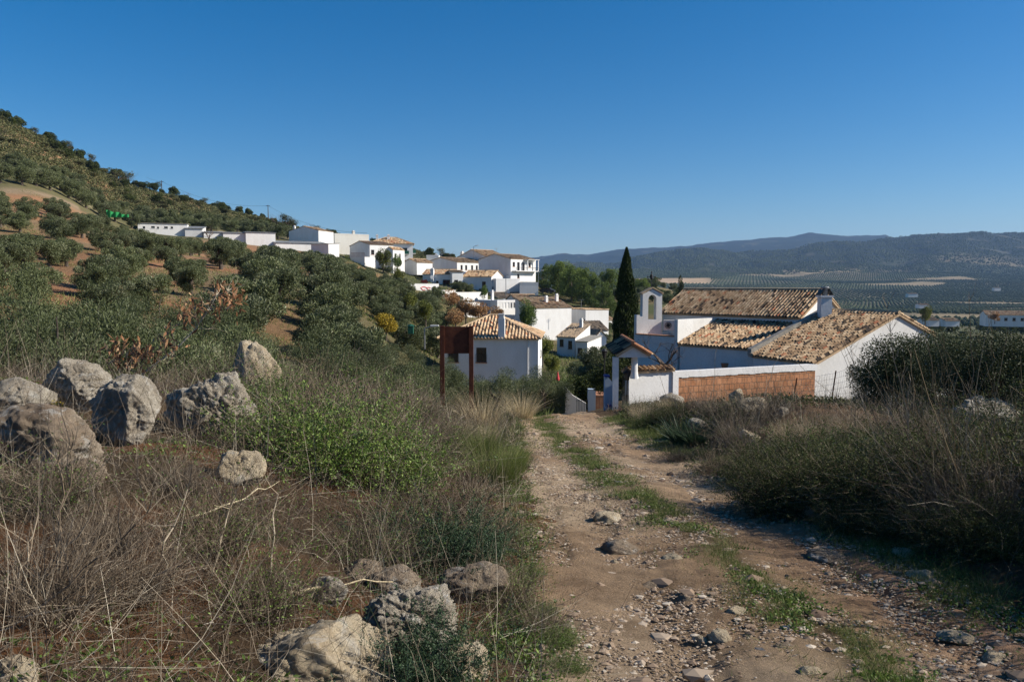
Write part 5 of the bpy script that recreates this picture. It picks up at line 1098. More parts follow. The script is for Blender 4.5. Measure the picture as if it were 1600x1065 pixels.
B(232, 292, 14, 9, 'rock_pale', 'white rock on the skyline above the green net', 36, 7, sub=3) if False else None
pth = [(972, 866, 82, 36, 'domed stone embedded in the left wheel rut'), (945, 815, 62, 22, 'flat stone above the domed one in the track'), (1055, 873, 44, 16, 'light flat stone right of the domed track stone'), (1075, 938, 36, 18, 'jagged stone in the middle of the track'), (1152, 958, 42, 22, 'rough stone left of the green strip'), (1215, 928, 22, 14, 'round stone inside the green strip'), (1018, 917, 34, 16, 'dark clod in the left rut'), (1130, 1000, 50, 22, 'long stone in the lower track'), (1095, 1000, 30, 20, 'stone next to the twig litter'), (1225, 1010, 34, 16, 'pale chip near the bottom of the green strip'), (1270, 1055, 46, 22, 'stone at the bottom edge of the track'), (1450, 905, 60, 18, 'thin slab on the right rut'), (1300, 875, 70, 16, 'long pale ledge across the right rut'), (1500, 1000, 60, 18, 'pale sloping slab in the lower right track'), (960, 880, 18, 12, 'small dark stone left of the domed one'), (1370, 845, 40, 14, 'stone in the shaded rubble'), (1420, 868, 50, 16, 'grey stone at the edge of the shade'), (1180, 795, 34, 12, 'stone on the right rut above the shade'), (870, 662, 16, 6, 'pebble on the crest of the track'), (1560, 1030, 50, 18, 'stone in the lower right corner of the track')]
for i, (a_, b_, c_, d_, lb) in enumerate(pth): B(a_, b_, c_, d_, 'rock_pale' if i % 3 else 'rock_brown', lb, 50 + i, 7, .8, i * .7, 0, 1.1, 'track_stone', 'stones embedded in the dirt track', 4, .45, 'stone')
def gravel():
    r = np.random.default_rng(77); V0, F0 = ico(1)
    mb = MB()
    for n, y0, y1, s0, s1 in ((60000, 2.6, 16, .003, .011), (4500, 3, 18, .01, .028), (9000, 10, 27, .007, .022), (260, 3, 20, .03, .075)):
        y = y0 + (y1 - y0) * r.random(n) ** 1.4; x = r.uniform(.1, 3.5, n); k = (fbm(x / .35, y / .5, o=3) + .22 * (x > 2.3) + .3 * r.normal(size=n)) > -.12 * (s1 < .015) + .1 * (s1 > .012); x, y = x[k], y[k]; n = len(x); z = H(x, y) + .002
        s = r.uniform(s0, s1, n) ** 1.0; V = V0[None] * (s[:, None] * np.ones(3)[None] * np.array([1.3, 1, .6]))[:, None, :] * (1 + .25 * r.normal(size=(n, len(V0), 1))) + np.stack([x, y, z], 1)[:, None, :]
        F = F0[None] + (np.arange(n) * len(V0))[:, None, None]; mb.arr(V.reshape(-1, 3), F.reshape(-1, 3), np.repeat(np.clip(r.normal(.5, .25, n), 0, 1), len(F0)))
    o = mb.build('gravel', M['pebble']); o['kind'] = 'stuff'; tag(o, 'loose gravel strewn over the dirt track', 'gravel')
gravel()

# ================================================================ ground cover of the foreground
def sval(n, r, a=.62, b=.28): t = r.random(n); return np.where(t < a, r.uniform(0, .3, n), np.where(t < a + b, r.uniform(.3, .65, n), r.uniform(.7, 1, n)))
def pts_on(n, x0, x1, y0, y1, r, keep=None, pw=1.6):
    y = y0 + (y1 - y0) * r.random(n) ** pw; x = r.uniform(x0, x1, n)
    k = np.ones(n, bool) if keep is None else keep(x, y); x, y = x[k], y[k]; return np.stack([x, y, H(x, y) - .01], 1)
def cover():
    r = np.random.default_rng(101)
    edge = lambda y: .15 + .25 * fbm(y / .7, y * 0 + 3, o=3)
    # dry stems, left
    mb = MB(); keep = lambda x, y: (x < edge(y)) & (x > -.72 * y - 1.5) & (fbm(x / .8, y / .8, o=3) + .2 * r.normal(size=len(x)) > -.22) & (y < np.interp(x, EX[0], EX[1]) + 2)
    p = pts_on(105000, -12, .6, 1.9, 24, r, keep); n = len(p); clump = (fbm(p[:, 0] / .5 + 3, p[:, 1] / .5, o=2) + 1) * .5
    far = np.clip(p[:, 1] / 8, .7, 2.2)
    stems(mb, p, rdir(n, r, 1.0 + 0 * clump[0]), r.uniform(.08, .34, n) * (.5 + clump), .003 * far, sval(n, r), r, 2, r.normal(size=(n, 3)) * .35)
    k = r.random(n) < .16; m = k.sum(); stems(mb, p[k], rdir(m, r, 2.2), r.uniform(.3, .7, m), .0045 * far[k], sval(m, r), r, 3, r.normal(size=(m, 3)) * .3)
    k = r.random(n) < .25; m = k.sum(); q = p[k] + np.array([0, 0, .03]); d = r.normal(size=(m, 3)); d[:, 2] = r.normal(0, .12, m); stems(mb, q, norm(d), r.uniform(.15, .6, m), .004 * far[k], sval(m, r, .35, .4), r, 2, r.normal(size=(m, 3)) * .15)
    o = mb.build('dry_weeds', M['dry_stem']); o['kind'] = 'stuff'; tag(o, 'tangle of dry grey-brown stems covering the left bank', 'dry weeds')
    # small green leaves, left bank
    mb = MB(); keep = lambda x, y: (x < edge(y) + .05) & (x > -.72 * y - 1.5) & (fbm(x / .55 + 20, y / .55, o=3) > .06 - .35 * (x > -.55))
    p = pts_on(90000, -10, .5, 1.9, 22, r, keep, 1.9); n = len(p); p[:, 2] += r.random(n) * .06 + .015; leaf_quads(mb, p, rdir(n, r, .5), r.uniform(.015, .042, n), r.uniform(.008, .018, n), np.clip(r.normal(.42, .22, n), 0, 1), r)
    o = mb.build('green_weeds', M['green_leaf']); o['kind'] = 'stuff'; tag(o, 'small green weeds on the left bank and track edge', 'weeds')
    # grass strip on the crown of the track and verges
    mb = MB(); cx_ = lambda y: np.interp(y, [3, 6, 8, 12, 20, 28], [2.0, 1.9, 1.75, 1.4, 1.1, 1.0])
    def strip(n, fx, wd, y0, y1, th, hh, pw=1.5):
        y = y0 + (y1 - y0) * r.random(n) ** pw; x = fx(y) + r.normal(size=n) * wd; k = fbm(x / .3 + 7, y / .45, o=3) > th; x, y = x[k], y[k]; n = len(x); p = np.stack([x, y, H(x, y) - .005], 1); f = np.clip(y / 7, .8, 2.4)
        stems(mb, p, rdir(n, r, 1.5), r.uniform(.4, 1.2, n) * hh, .0045 * f, np.clip(r.normal(.5, .2, n) + (r.random(n) < .08) * .5, 0, 1), r, 2, r.normal(size=(n, 3)) * .5, .2)
    strip(95000, cx_, .2, 2.6, 27, -.02, .05); strip(80000, lambda y: 3.45 + 0 * y, .26, 2.6, 26, -.02, .07); strip(14000, lambda y: .1 + 0 * y, .16, 2.6, 26, .0, .07)
    strip(26000, lambda y: 4.1 + 0 * y, .45, 3, 22, .0, .1); strip(18000, lambda y: -.6 + 0 * y, .5, 15, 26, -.2, .1, 1); strip(7000, lambda y: 1.7 + 0 * y, .8, 18, 30, .25, .04, 1)
    o = mb.build('track_grass', M['grass']); o['kind'] = 'stuff'; tag(o, 'short green grass along the middle and verges of the track', 'grass')
    # fine leafy weeds in the strip
    mb = MB()
    for n, fx, wd, th in ((22000, cx_, .17, .05), (26000, lambda y: 3.5 + 0 * y, .3, -.05), (22000, lambda y: .02 + 0 * y, .14, -.1)):
        y = 2.6 + 22 * r.random(n) ** 1.8; x = fx(y) + r.normal(size=n) * wd; k = fbm(x / .25 + 17, y / .3, o=3) > th; x, y = x[k], y[k]; p = np.stack([x, y, H(x, y) + r.random(len(x)) * .035], 1); leaf_quads(mb, p, rdir(len(x), r, .3), r.uniform(.018, .04, len(x)), .014, np.clip(r.normal(.6, .2, len(x)), 0, 1), r)
    o = mb.build('clover', M['green_leaf']); o['kind'] = 'stuff'; tag(o, 'low leafy green weeds mixed in the track grass', 'weeds')
    # right bank
    mb = MB(); keep = lambda x, y: (x > 3.7 + .3 * fbm(y / .7, y * 0 + 8, o=2)) & (x < .72 * y + 2) & (fbm(x / .8 + 40, y / .8, o=3) > -.3)
    p = pts_on(60000, 3.4, 19, 2.5, 31, r, keep, 1.15); n = len(p); far = np.clip(p[:, 1] / 8, .7, 2.6)
    stems(mb, p, rdir(n, r, 1.4), r.uniform(.08, .32, n) * np.where((p[:, 1] > 18) & (p[:, 0] > 5.5), .45, 1), .003 * far, sval(n, r), r, 2, r.normal(size=(n, 3)) * .35)
    k = r.random(n) < .1; m = k.sum(); stems(mb, p[k], rdir(m, r, 2.6), r.uniform(.3, .65, m) * np.where((p[k, 1] > 18) & (p[k, 0] > 5.5), .35, 1), .0042 * far[k], sval(m, r), r, 3)
    o = mb.build('dry_weeds', M['dry_stem']); o['kind'] = 'stuff'; tag(o, 'dry brown weeds covering the right bank', 'dry weeds')
    mb = MB(); keep = lambda x, y: (x > 3.6) & (x < .72 * y + 2) & (fbm(x / .7 + 70, y / .7, o=3) > -.05)
    p = pts_on(70000, 3.4, 16, 2.5, 30, r, keep, 1.3); n = len(p); p[:, 2] += r.random(n) * .16; f = np.clip(p[:, 1] / 10, .8, 2); leaf_quads(mb, p, rdir(n, r, .5), r.uniform(.025, .06, n) * f, .022 * f, np.clip(r.normal(.4, .22, n), 0, 1), r)
    o = mb.build('green_weeds', M['dark_leaf']); o['kind'] = 'stuff'; tag(o, 'dark green undergrowth on the right bank', 'undergrowth')
    # slope beyond the bank: herb layer under the olives
    mb = MB(); n = 60000; px = r.uniform(-60, 1600, n); y = r.uniform(26, 85, n); x = (px - 800) / 1200 * y; k = ((px < 470) & (fbm(x / 6, y / 6, o=3) > .2)) | ((px > 470) & ((px < 860) | (x > 14))); k &= ~((x > -9) & (x < 4) & (y > 70)); x, y = x[k], y[k]; n = len(x)
    stems(mb, np.stack([x, y, H(x, y)], 1), rdir(n, r, 1.5), r.uniform(.15, .45, n), .02, np.clip(r.normal(.4, .2, n), 0, 1), r, 2); n = 42000; px = r.uniform(-60, 480, n); y = r.uniform(42, 165, n); x = (px - 800) / 1200 * y; k = fbm(x / 5 + 3, y / 7, o=4) > .06; x, y = x[k], y[k]; n = len(x); stems(mb, np.stack([x, y, H(x, y)], 1), rdir(n, r, 1.0), r.uniform(.15, .4, n), .05, np.clip(r.normal(.6, .3, n), 0, 1), r, 1); n = 50000; px = r.uniform(540, 1000, n); y = r.uniform(85, 265, n); x = (px - 800) / 1200 * y; stems(mb, np.stack([x, y, H(x, y)], 1), rdir(n, r, 1.2), r.uniform(.2, .8, n), .08, np.clip(r.normal(.35, .25, n), 0, 1), r, 1); o = mb.build('slope_grass', M['grass']); o['kind'] = 'stuff'; tag(o, 'rough grass between the trees below the bank', 'grass')
cover()

# ================================================================ individual foreground plants
def leafy_shrub(name, seed, rad, h, nst, nlf, lmat, lsz=.02, smat='dry_stem', sval=.4, lfrac=.25):
    r = np.random.default_rng(seed); root = empty(name, (0, 0, -50)); mb = MB(); n = nst; ph = r.uniform(0, 2 * np.pi, n); q = r.random(n) ** .5
    b = np.stack([np.cos(ph) * q * rad * .35, np.sin(ph) * q * rad * .35, np.zeros(n)], 1); d = norm(np.stack([np.cos(ph) * q * 1.1 * rad / h, np.sin(ph) * q * 1.1 * rad / h, np.ones(n)], 1) + r.normal(0, .34, (n, 3)))
    L = h * r.uniform(.6, 1.05, n) * (1 + .2 * q) * (1 - .35 * np.clip(fbm(np.cos(ph) * 2 + seed, np.sin(ph) * 2, q * 2), -.5, 1)); bd = r.normal(0, .3, (n, 3)); bd[:, 2] -= .18
    pt = stems(mb, b, d, L, .0045, np.clip(r.normal(sval, .26, n), 0, 1), r, 4, bd)
    m = n * 4; i = r.integers(0, n, m); t = r.uniform(.3, .95, m)
    def at(i, t): return b[i] + d[i] * L[i][:, None] * t[:, None] + bd[i] * L[i][:, None] * (t ** 2)[:, None]
    sp = at(i, t); sd = norm(d[i] + r.normal(0, 1.0, (m, 3))); sl = h * r.uniform(.08, .32, m); stems(mb, sp, sd, sl, .003, np.clip(r.normal(sval, .28, m), 0, 1), r, 2)
    mb.build('stems', M[smat], root)
    if nlf:
        mb = MB(); j = r.integers(0, m, nlf); tt = r.random(nlf)[:, None]; c = sp[j] + sd[j] * sl[j][:, None] * tt + r.normal(0, lsz * .7, (nlf, 3)); leaf_quads(mb, c, rdir(nlf, r, .4), lsz * r.uniform(.7, 1.5, nlf), lsz * .65, np.clip(r.normal(.5, .24, nlf), 0, 1), r); mb.build('leaves', M[lmat], root)
    return proto(root)
attrmat('mid_leaf', [(0, (.03, .05, .014)), (.5, (.08, .115, .03)), (1, (.16, .2, .06))], .6, .2, .25)
GS2 = leafy_shrub('leafy_shrub', 206, .8, .8, 480, 18000, 'mid_leaf', .03, sval=.35)
GS = leafy_shrub('green_shrub', 201, .75, .8, 520, 15000, 'green_leaf', .028); DSH = leafy_shrub('dry_shrub', 202, .6, .62, 650, 0, None, sval=.25); DSH2 = leafy_shrub('dry_shrub', 203, .7, .75, 800, 2500, 'green_leaf', .022, sval=.2)
DG = leafy_shrub('dark_green_shrub', 204, 1.0, .95, 900, 42000, 'dark_leaf', .023, sval=.3); TS = leafy_shrub('tall_dry_shrub', 205, .7, 1.3, 420, 0, None, sval=.4)
def bank(g, px):
    if px < 760:
        for _ in range(6):
            e = float(np.interp(g.x, EX[0], EX[1]))
            if g.y > e + .6: g.y = e + .2; g.x = X(px, g.y); g.z = Hs(g.x, g.y)
    return g
def putp(pr, px, py, s, label, cat='shrub', group=None, dz=-.04, **kw): g = bank(hit(px, py), px); return put(pr, g.x, g.y, s, label, cat, group, z=g.z, dz=dz, **kw)
for px_, py_, s_, lb in [(500, 722, .95, 'twiggy grey shrub mixed into the green leafy ones'), (575, 742, 1.0, 'twiggy grey shrub in front of the green leafy group'), (635, 745, .9, 'twiggy brown shrub right of the green leafy group'), (455, 690, .95, 'tall dry twigs behind the green leafy shrubs'), (545, 690, 1.1, 'dry brown twigs rising above the green leafy shrubs')]: putp(DSH2, px_, py_, s_, lb, 'dry shrub', 'dry shrubs on the left bank')
for px_, py_, s_, lb in [(850, 960, .15, 'small leafy green weed at the left edge of the lower track'), (872, 1005, .17, 'leafy green weed near the bottom left of the track'), (885, 1050, .17, 'leafy green weed at the very bottom beside the track'), (832, 900, .17, 'small leafy green weed right of the wedge rock')]: putp(GS, px_, py_, s_, lb, 'weed', 'leafy weeds along the track edge')
for px_, py_, s_, lb in [(440, 720, .8, 'bright green leafy shrub right of the pitted boulder'), (510, 745, .95, 'large green leafy shrub at the centre left'), (600, 765, .85, 'green leafy shrub left of the grey dry stems'), (560, 700, .95, 'green leafy shrub behind the large one'), (405, 650, .75, 'green sprays growing between the two right boulders'), (660, 740, .6, 'sparse green shrub at the right of the leafy group')]: putp(GS, px_, py_, s_, lb, 'shrub', 'green leafy shrubs on the left bank')
dry = [(720, 800, .75, 'grey dry shrub beside the grass clump'), (640, 850, .75, 'dense grey dry shrub above the wedge rock'), (760, 850, .6, 'grey dry shrub leaning over the track edge'), (580, 880, .55, 'dry shrub left of the feathery plant'), (700, 690, .85, 'brownish dry shrub behind the green ones'), (640, 660, 1.0, 'tall brown dry shrub left of the sign foot'), (560, 640, 1.1, 'brown seed-headed shrub below the hanging olive'), (480, 620, 1.05, 'dry shrub behind the green leafy ones'), (420, 610, 1.1, 'twiggy shrub around the tall pale boulder'), (345, 600, 1.0, 'twiggy shrub behind the pitted boulder'), (290, 615, .8, 'dry shrub behind the flat-faced boulder'), (60, 800, .55, 'dry shrub in front of the low brown boulder'), (270, 770, .5, 'flattened grey twigs below the pitted boulder'), (330, 860, .6, 'dry shrub in the left foreground'), (200, 930, .6, 'dry brown shrub near the bottom left'), (400, 960, .55, 'dry shrub above the pale bottom boulder'), (60, 960, .7, 'dark twiggy shrub at the lower left edge'), (790, 940, .4, 'dry shrub next to the wedge rock'), (850, 985, .35, 'small dry shrub at the lower track edge'), (655, 618, .7, 'dry seed stalks left of the sign post'), (150, 860, .5, 'grey twigs on the left bank')]
for i, (px_, py_, s_, lb) in enumerate(dry): putp((DSH, DSH2)[i % 2], px_, py_, s_, lb, 'dry shrub', 'dry shrubs on the left bank')
def grass_clump(name, seed, rad, h, n, mat, w_=.004, spread=.35, bend=.25, part='blades'):
    r = np.random.default_rng(seed); root = empty(name, (0, 0, -50)); mb = MB(); ph = r.uniform(0, 2 * np.pi, n); q = r.random(n) ** .6
    b = np.stack([np.cos(ph) * q * rad, np.sin(ph) * q * rad, np.zeros(n)], 1); d = norm(np.stack([np.cos(ph) * q * spread, np.sin(ph) * q * spread, np.ones(n)], 1) + r.normal(0, .12, (n, 3))); bd = np.stack([np.cos(ph) * bend, np.sin(ph) * bend, -.5 * bend * np.ones(n)], 1) * r.random((n, 1)) * 1.6
    stems(mb, b, d, h * r.uniform(.5, 1.1, n), w_, np.clip(r.normal(.5, .22, n), 0, 1), r, 4, bd, .1); mb.build(part, M[mat], root); return proto(root)
BG = grass_clump('grass_clump', 211, .3, .85, 1500, 'grass', .006); ST = grass_clump('straw_clump', 212, .3, 1.0, 700, 'straw', .006, .5, .4); ASP = grass_clump('asphodel', 213, .16, .6, 260, 'blue_leaf', .018, .55, .35, 'leaves'); FEN = leafy_shrub('feathery_plant', 214, .32, .5, 260, 0, None, smat='blue_leaf', sval=.4)
FE = leafy_shrub('feathery_plant', 215, .3, .42, 200, 16000, 'blue_leaf', .011, smat='blue_leaf')
for px_, py_, s_, lb in [(775, 758, .85, 'tall green grass clump at the left edge of the track'), (748, 720, .8, 'green grass clump behind the tall one'), (800, 735, .6, 'green grass tuft leaning over the track')]: putp(BG, px_, py_, s_, lb, 'grass clump', 'tall green grass at the track edge')
for px_, py_, s_, lb in [(752, 640, 1.15, 'tall straw-coloured grass at the foot of the sign'), (714, 640, .55, 'straw grass between the sign posts'), (815, 652, 1.15, 'straw grass at the left of the track crest'), (770, 646, .8, 'straw grass behind the low pale rock'), (1040, 640, .7, 'straw grass on the left of the mound'), (1003, 655, .7, 'straw tuft at the foot of the gate wall'), (1230, 690, .5, 'straw grass in front of the brick wall'), (1275, 690, .55, 'straw grass below the wall corner'), (1340, 690, .6, 'straw grass below the cottage wall'), (760, 690, .6, 'pale tuft behind the green grass clump')]: putp(ST, px_, py_, s_, lb, 'dry grass', 'straw-coloured grass clumps')
putp(FE, 665, 1075, .95, 'feathery dark green plant in front of the pitted boulder', 'plant'); putp(FE, 690, 895, 1.3, 'feathery green plant above the wedge rock', 'plant'); putp(FE, 745, 880, 1.0, 'paler feathery plant right of the taller one', 'plant')
putp(ASP, 1068, 692, 1.25, 'dark green strap-leaved plant at the foot of the mound', 'plant'); putp(ASP, 1088, 694, 1.0, 'smaller strap-leaved plant touching the larger one', 'plant'); putp(ASP, 1497, 790, .95, 'strap-leaved plant below the reeds at right', 'plant'); putp(ASP, 980, 640, .7, 'small strap-leaved plant beside the gate wall', 'plant')
for px_, py_, s_, lb in [(1215, 745, .7, 'mid-green leafy shrub at the left end of the shaded bank'), (1275, 740, .75, 'mid-green leafy shrub above the dark shrubs'), (1345, 745, .7, 'mid-green leafy shrub in the middle of the right bank'), (1010, 668, .5, 'green leafy shrub near the gate wall'), (1420, 735, .6, 'leafy shrub under the small olive trees')]: putp(GS2, px_, py_, s_, lb, 'shrub', 'mid-green shrubs on the right bank')
rgt = [(DG, 1340, 828, .4, 'low dark shrub nearest the right verge stones'), (DG, 1410, 838, .42, 'low dark shrub in front of the strap-leaved plant'), (DG, 1490, 850, .45, 'dark shrub overhanging the lower right verge'), (DG, 1575, 862, .5, 'lowest dark shrub at the right edge'), (TS, 1560, 840, .75, 'tall dry stems at the right edge above the verge'), (TS, 1480, 835, .65, 'dry brown stems beside the lower reeds'), (DG, 1230, 800, .7, 'dense dark green shrub overhanging the right of the track'), (DG, 1290, 790, .75, 'dark green shrub in the shade at right'), (DG, 1360, 800, .75, 'dark shrub in the middle of the shaded right bank'), (DG, 1200, 760, .6, 'low green shrub at the end of the shaded bank'), (DG, 1430, 800, .8, 'dark bramble behind the strap-leaved plant'), (DG, 1510, 790, .85, 'dark bramble mass behind the reeds'), (DG, 1580, 790, .9, 'dark bramble cut by the right edge'), (DG, 1560, 720, .9, 'dark bramble in front of the stone heap'), (DG, 1380, 730, .6, 'green-brown shrub below the right olive trees'), (DG, 1300, 720, .5, 'green shrub below the lit cottage wall'), (DG, 1040, 660, .55, 'green shrub at the left foot of the mound'),
       (TS, 1250, 730, .6, 'brown dry shrub in front of the brick wall'), (TS, 1330, 700, .6, 'brown dry shrub before the cottage'), (TS, 1400, 700, .6, 'brown dry stems under the right olive tree'), (TS, 1150, 700, .7, 'dry stems on the right mound'), (TS, 1110, 650, .6, 'dry stems on top of the mound'), (TS, 1200, 660, .7, 'dry stems behind the mound rocks'), (TS, 1450, 740, .8, 'dry stalks above the brambles'), (TS, 1010, 660, .5, 'dry grass stems by the gate wall'), (DSH, 1120, 740, .7, 'grey dry shrub on the slope of the mound'), (DSH, 1180, 720, .8, 'grey dry shrub right of the light rock'), (DSH, 1060, 720, .5, 'short dry shrub below the strap-leaved plant'), (DSH, 1090, 640, .7, 'dry shrub on the crown of the mound'), (DSH2, 1160, 650, .7, 'dry shrub behind the upright mound rock'), (DSH2, 1000, 640, .6, 'low dry shrub at the left end of the mound')]
for pr, px_, py_, s_, lb in rgt: putp(pr, px_, py_, s_, lb)
for x_, y_, s_, lb in [(5.3, 6.4, .9, 'dark bush at the right edge beside the lower verge'), (5.6, 5.2, 1.2, 'dark bush just outside the lower right verge'), (5.9, 3.9, 1.45, 'dark bush right of the near verge'), (6.6, 7.6, 1.0, 'dark bush behind the reeds'), (4.7, 7.4, .7, 'low dark bush under the reeds')]: put(DG, x_, y_, s_, lb, 'shrub')
# olive trees at the right
OR = tree_proto('olive_tree', 220, 2.9, (1.75, 1.6, 1.5), 30000, 'olive_leaf_dark', .07, .026, lobes=30, tr=.09, up=.3, lr=.32, spread=.72, shell=.2)
OR2 = tree_proto('olive_tree', 221, 2.7, (1.6, 1.7, 1.4), 22000, 'olive_leaf_dark', .065, .024, lobes=26, tr=.08, up=.3, lr=.3, spread=.75, shell=.1)
for px_, D_, py_, s_, lb in [(1412, 19, 668, .88, 'dark-leaved small olive tree in front of the cottage gable'), (1500, 17, 672, .85, 'sparse tall olive tree at the right before the valley'), (1575, 16, 680, .85, 'olive tree at the right edge behind the reeds'), (1462, 22, 660, 1.0, 'olive tree behind the dark-leaved one'), (1385, 23, 660, .62, 'small olive bush against the cottage gable'), (1540, 21, 660, .95, 'olive tree deeper behind the right-hand trees')]: put(OR2 if D_ in (17, 23, 21) else OR, X(px_, D_), D_, s_, lb, 'olive tree', None, z=Hs(X(px_, D_), D_), dz=-.35)
# reeds and long stalks
def stalk(pts, r0, label, mat='reed', k=5, name='reed_stalk', twigs=0, cat='reed', group=None, seed=0):
    r = np.random.default_rng(seed + int(abs(pts[0].x) * 100)); n = 9; A = [pts[0].lerp(pts[1], t) for t in np.linspace(0, 1, n)] if len(pts) == 2 else pts
    cv = Vector((r.normal(0, .12), r.normal(0, .1), 0)); Lt = (A[-1] - A[0]).length; A = [p + Vector(r.normal(0, .01, 3)) * (i > 0) + cv * Lt * (i / (len(A) - 1)) ** 2 * (len(pts) == 2) for i, p in enumerate(A)]
    mb = MB(); mb.tube(A, list(np.linspace(r0, r0 * .35, len(A))), k, float(r.uniform(.3, .9)))
    for _ in range(twigs):
        j = int(r.integers(len(A) // 3, len(A))); branchy(mb, A[j], Vector((r.normal(0, .5), r.normal(0, .5), 1)).normalized(), r.uniform(.08, .25), r0 * .4, 1, r, 3, .5, .3, (1, 3), .5)
    o = mb.build(name, M[mat]); tag(o, label, cat, group); return o
rnd = random.Random(4)
for i in range(44):
    px0 = rnd.uniform(1440, 1640); py0 = rnd.uniform(770, 850); g = hit(min(px0, 1599), py0); g.x = X(px0, g.y); lean = rnd.uniform(-.55, .15) ; L = rnd.uniform(.9, 2.1)
    stalk([g, g + Vector((lean * L, rnd.uniform(-.1, .3), L))], rnd.uniform(.003, .007), 'slender yellowish reed stalk in the leaning clump at the right edge', 'reed', group='reed stalks at the right edge', twigs=rnd.choice([0, 0, 3]), seed=i)
for i, (a_, b_, c_, d_, lb) in enumerate([(1448, 800, 1376, 480, 'long dry stalk rising in front of the small olive tree'), (1520, 760, 1528, 470, 'pale branched dry stem standing above the reeds'), (1380, 770, 1360, 560, 'thin dry stalk left of the reeds'), (1425, 790, 1400, 590, 'thin leaning stalk beside the long dry one'), (1340, 720, 1330, 540, 'thin branched weed stalk before the cottage wall'), (1230, 660, 1240, 590, 'dry stalk before the brick wall'), (1180, 680, 1195, 560, 'thin dry stalk on the mound before the brick wall'), (1115, 640, 1112, 540, 'thin dry stalk left of the mound top rock'), (1045, 640, 1030, 545, 'dry stalk rising beside the gate wall')]):
    g = hit(a_, b_); t = P(c_, d_, g.y + .1); stalk([g, t], .007, lb, 'dry_stem', name='dry_stalk', twigs=9, cat='stalk', seed=90 + i)
for i, (a_, b_, c_, d_, lb) in enumerate([(70, 955, 110, 700, 'grey dry stalk rising at the lower left'), (95, 950, 90, 720, 'straight grey stalk beside the lower left one'), (20, 975, 160, 790, 'long dark stem leaning right at the lower left'), (30, 985, 230, 800, 'longest dark stem leaning right at the lower left'), (250, 930, 285, 760, 'dark upright stem in the left foreground'), (330, 900, 372, 780, 'dark upright stem left of the dry shrub'), (420, 930, 425, 770, 'dark thin stem above the pale bottom boulder'), (15, 960, 40, 800, 'brown stem at the lower left edge')]):
    g = hit(a_, b_); t = P(c_, d_, g.y + .05); stalk([g, t], .006, lb, 'dry_stem', name='dry_stalk', twigs=8, cat='stalk', seed=190 + i)
g = hit(420, 945); g2 = hit(590, 928); stalk([g + Vector((0, 0, .06)), g2 + Vector((0, 0, .1))], .011, 'pale dry cane lying above the bottom boulders', 'straw', name='fallen_cane', cat='cane'); stalk([hit(300, 830) + Vector((0, 0, .08)), hit(460, 780) + Vector((0, 0, .12))], .007, 'pale bent stalk lying on the dry bank', 'straw', name='fallen_cane', cat='cane')
# dead branch with brown leaves
D_ = 11.6; pts = [P(a_, b_, D_ + dy) for a_, b_, dy in ((205, 600, 0), (240, 570, 0), (275, 545, .05), (305, 515, .1), (325, 485, .1), (338, 462, .15), (356, 454, .2), (372, 462, .2))]
db = empty('dead_branch', pts[0]); tag(db, 'arching dead branch with curled brown leaves above the boulders', 'branch'); q0 = pts[0]; r = np.random.default_rng(61)
MB().tube([p - q0 for p in pts], list(np.linspace(.014, .004, len(pts))), 6, .9).build('stem', M['dry_stem'], db)
mb = MB(); cl = []
for a_, b_, n_ in ((185, 545, 18), (200, 565, 22), (218, 560, 22), (235, 550, 18), (262, 535, 16), (290, 495, 14), (300, 490, 10), (330, 478, 14), (352, 462, 16), (368, 470, 14)):
    for _ in range(int(n_ * 2.6)): cl.append(P(a_ + r.normal(0, 11), b_ + r.normal(0, 11), D_ + r.normal(0, .12)) - q0)
cl = np.array([tuple(c) for c in cl]); leaf_quads(mb, cl, norm(r.normal(size=cl.shape) * .6 + np.array([0, 0, -.7])), r.uniform(.09, .2, len(cl)), .04, np.clip(r.normal(.5, .25, len(cl)), 0, 1), r); mb.build('leaves', M['dead_leaf'], db)
mb = MB()
for i in range(26): a_ = pts[r.integers(1, 7)] - q0; branchy(mb, a_, Vector(r.normal(0, 1, 3)).normalized(), r.uniform(.15, .35), .005, 1, r, 3, .5, .1, (1, 2), .8)
mb.build('twigs', M['dry_stem'], db)
yf = hit(70, 640); mb = MB(); n = 160; c = np.array(tuple(yf)) + np.random.default_rng(2).normal(size=(n, 3)) * np.array([.07, .07, .03]) + np.array([0, 0, .07]); leaf_quads(mb, c, rdir(n, r, .3), .025, .02, r.uniform(.5, 1, n), r); o = mb.build('yellow_flowers', M['yellow_leaf']); tag(o, 'tuft of small yellow flowers between the left boulders', 'flowers')
for o in list(bpy.data.objects):                     # unused prototypes
    pass
ORD = 'first second third fourth fifth sixth seventh eighth ninth tenth eleventh twelfth thirteenth fourteenth fifteenth sixteenth seventeenth eighteenth nineteenth twentieth'.split()
def autolabel(group, kind, marks, tail):
    L_ = [o for o in col.objects if o.get('group') == group]; b = {}
    for o in L_:
        px = o.location.x / o.location.y * 1200 + 800; i = sum(px > m[0] for m in marks[:-1]); b.setdefault(i, []).append(o)
    for i, q in b.items():
        q.sort(key=lambda o: -o.location.y)
        for k, o in enumerate(q): o['label'] = f"{kind}, {ORD[k % 20]}{' again' if k > 19 else ''} {tail} {marks[i][1]}"
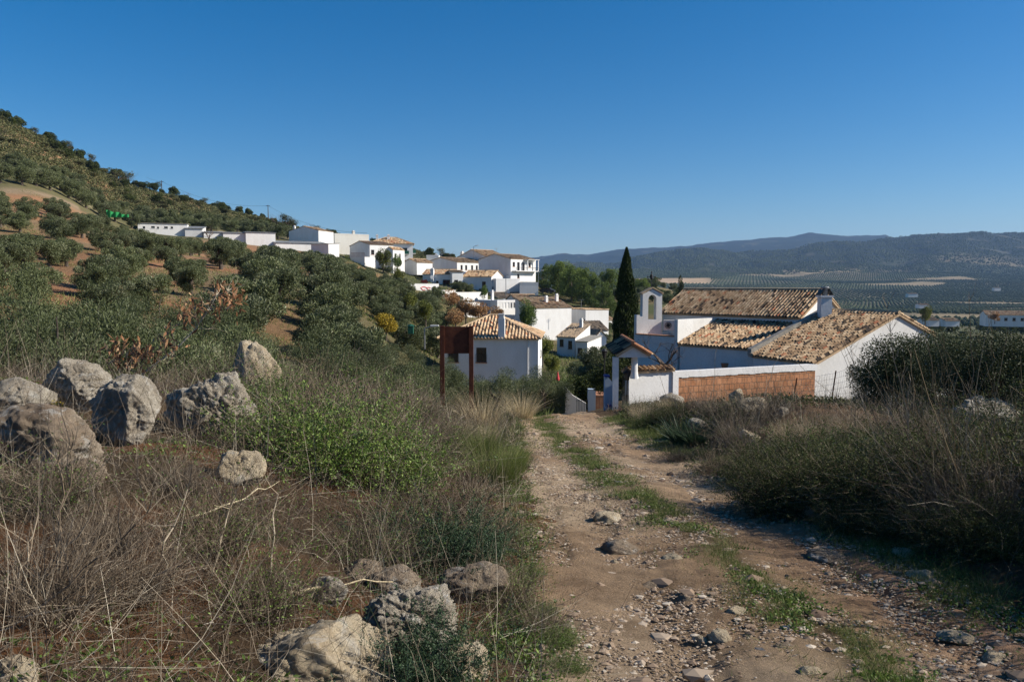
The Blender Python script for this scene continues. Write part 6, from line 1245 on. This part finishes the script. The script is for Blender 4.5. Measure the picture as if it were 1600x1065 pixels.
autolabel('olive trees in the hillside grove', 'grey-green olive tree', [(40, 'the left edge'), (90, 'the track end'), (130, 'the rock band'), (170, 'the lone bare tree'), (210, 'the green net'), (245, 'the shed corner'), (280, 'the leftmost shed'), (315, 'the gabled hut'), (350, 'the timber shed'), (385, 'the short shed'), (430, 'the long blank shed'), (470, 'the upper gable'), (515, 'the shed row end'), (555, 'the cream block'), (600, 'the square gable'), (660, 'the balcony house'), (9e9, 'the red scrawl')], 'down the slope below')
HM = [(60, 'the left corner'), (120, 'the rock band'), (180, 'the lone bare tree'), (240, 'the green net'), (300, 'the leftmost shed'), (360, 'the gabled hut'), (425, 'the long shed'), (480, 'the upper gable'), (560, 'the cream block'), (9e9, 'the balcony house')]
autolabel('upper olive rows under the scrub hill', 'hedge-row olive tree', HM, 'from the back, near'); autolabel('shrubs along the ridge line', 'skyline shrub', HM, 'from the back, above')
autolabel('scrub on the rocky hill', 'hill shrub', [(30, 'the corner tree'), (60, 'the dark skyline tree')] + HM[1:], 'down the slope above')
autolabel('greenery between the village houses', 'garden bush', [(590, 'the square gable'), (630, 'the windowed wing'), (670, 'the balcony house'), (710, 'the porch house'), (760, 'the blue-shaded house'), (810, 'the sunroom'), (870, 'the tall blank wall'), (9e9, 'the pines')], 'down from the skyline near')
autolabel('olive trees on the small hill behind the chapel', 'small round olive', [(990, 'the cypress'), (1020, 'the bell arch'), (1060, 'the iron cross'), (1100, 'the roof corner'), (9e9, 'the chapel ridge')], 'down the hill behind')
autolabel('dark trees below the valley groves', 'dark woodland tree', [(1180, 'the chapel ridge'), (1270, 'the ridge middle'), (1320, 'the chimney cowl'), (1380, 'the cottage ridge'), (1430, 'the cottage gable'), (1480, 'the yellow tree'), (1530, 'the white sheds'), (9e9, 'the farmhouse')], 'from the back, beyond')
for o in col.objects:
    if o.get('label') and len(o['label'].split()) > 16: print('LONG', o.name, o['label'])
for nm_ in [o.name for o in bpy.data.objects if not o.parent and o.type == 'EMPTY' and abs(o.location.z + 50) < .01 and o.name not in used]:
    o = bpy.data.objects[nm_]
    for cn in [c.name for c in o.children_recursive]: bpy.data.objects.remove(bpy.data.objects[cn])
    bpy.data.objects.remove(bpy.data.objects[nm_])
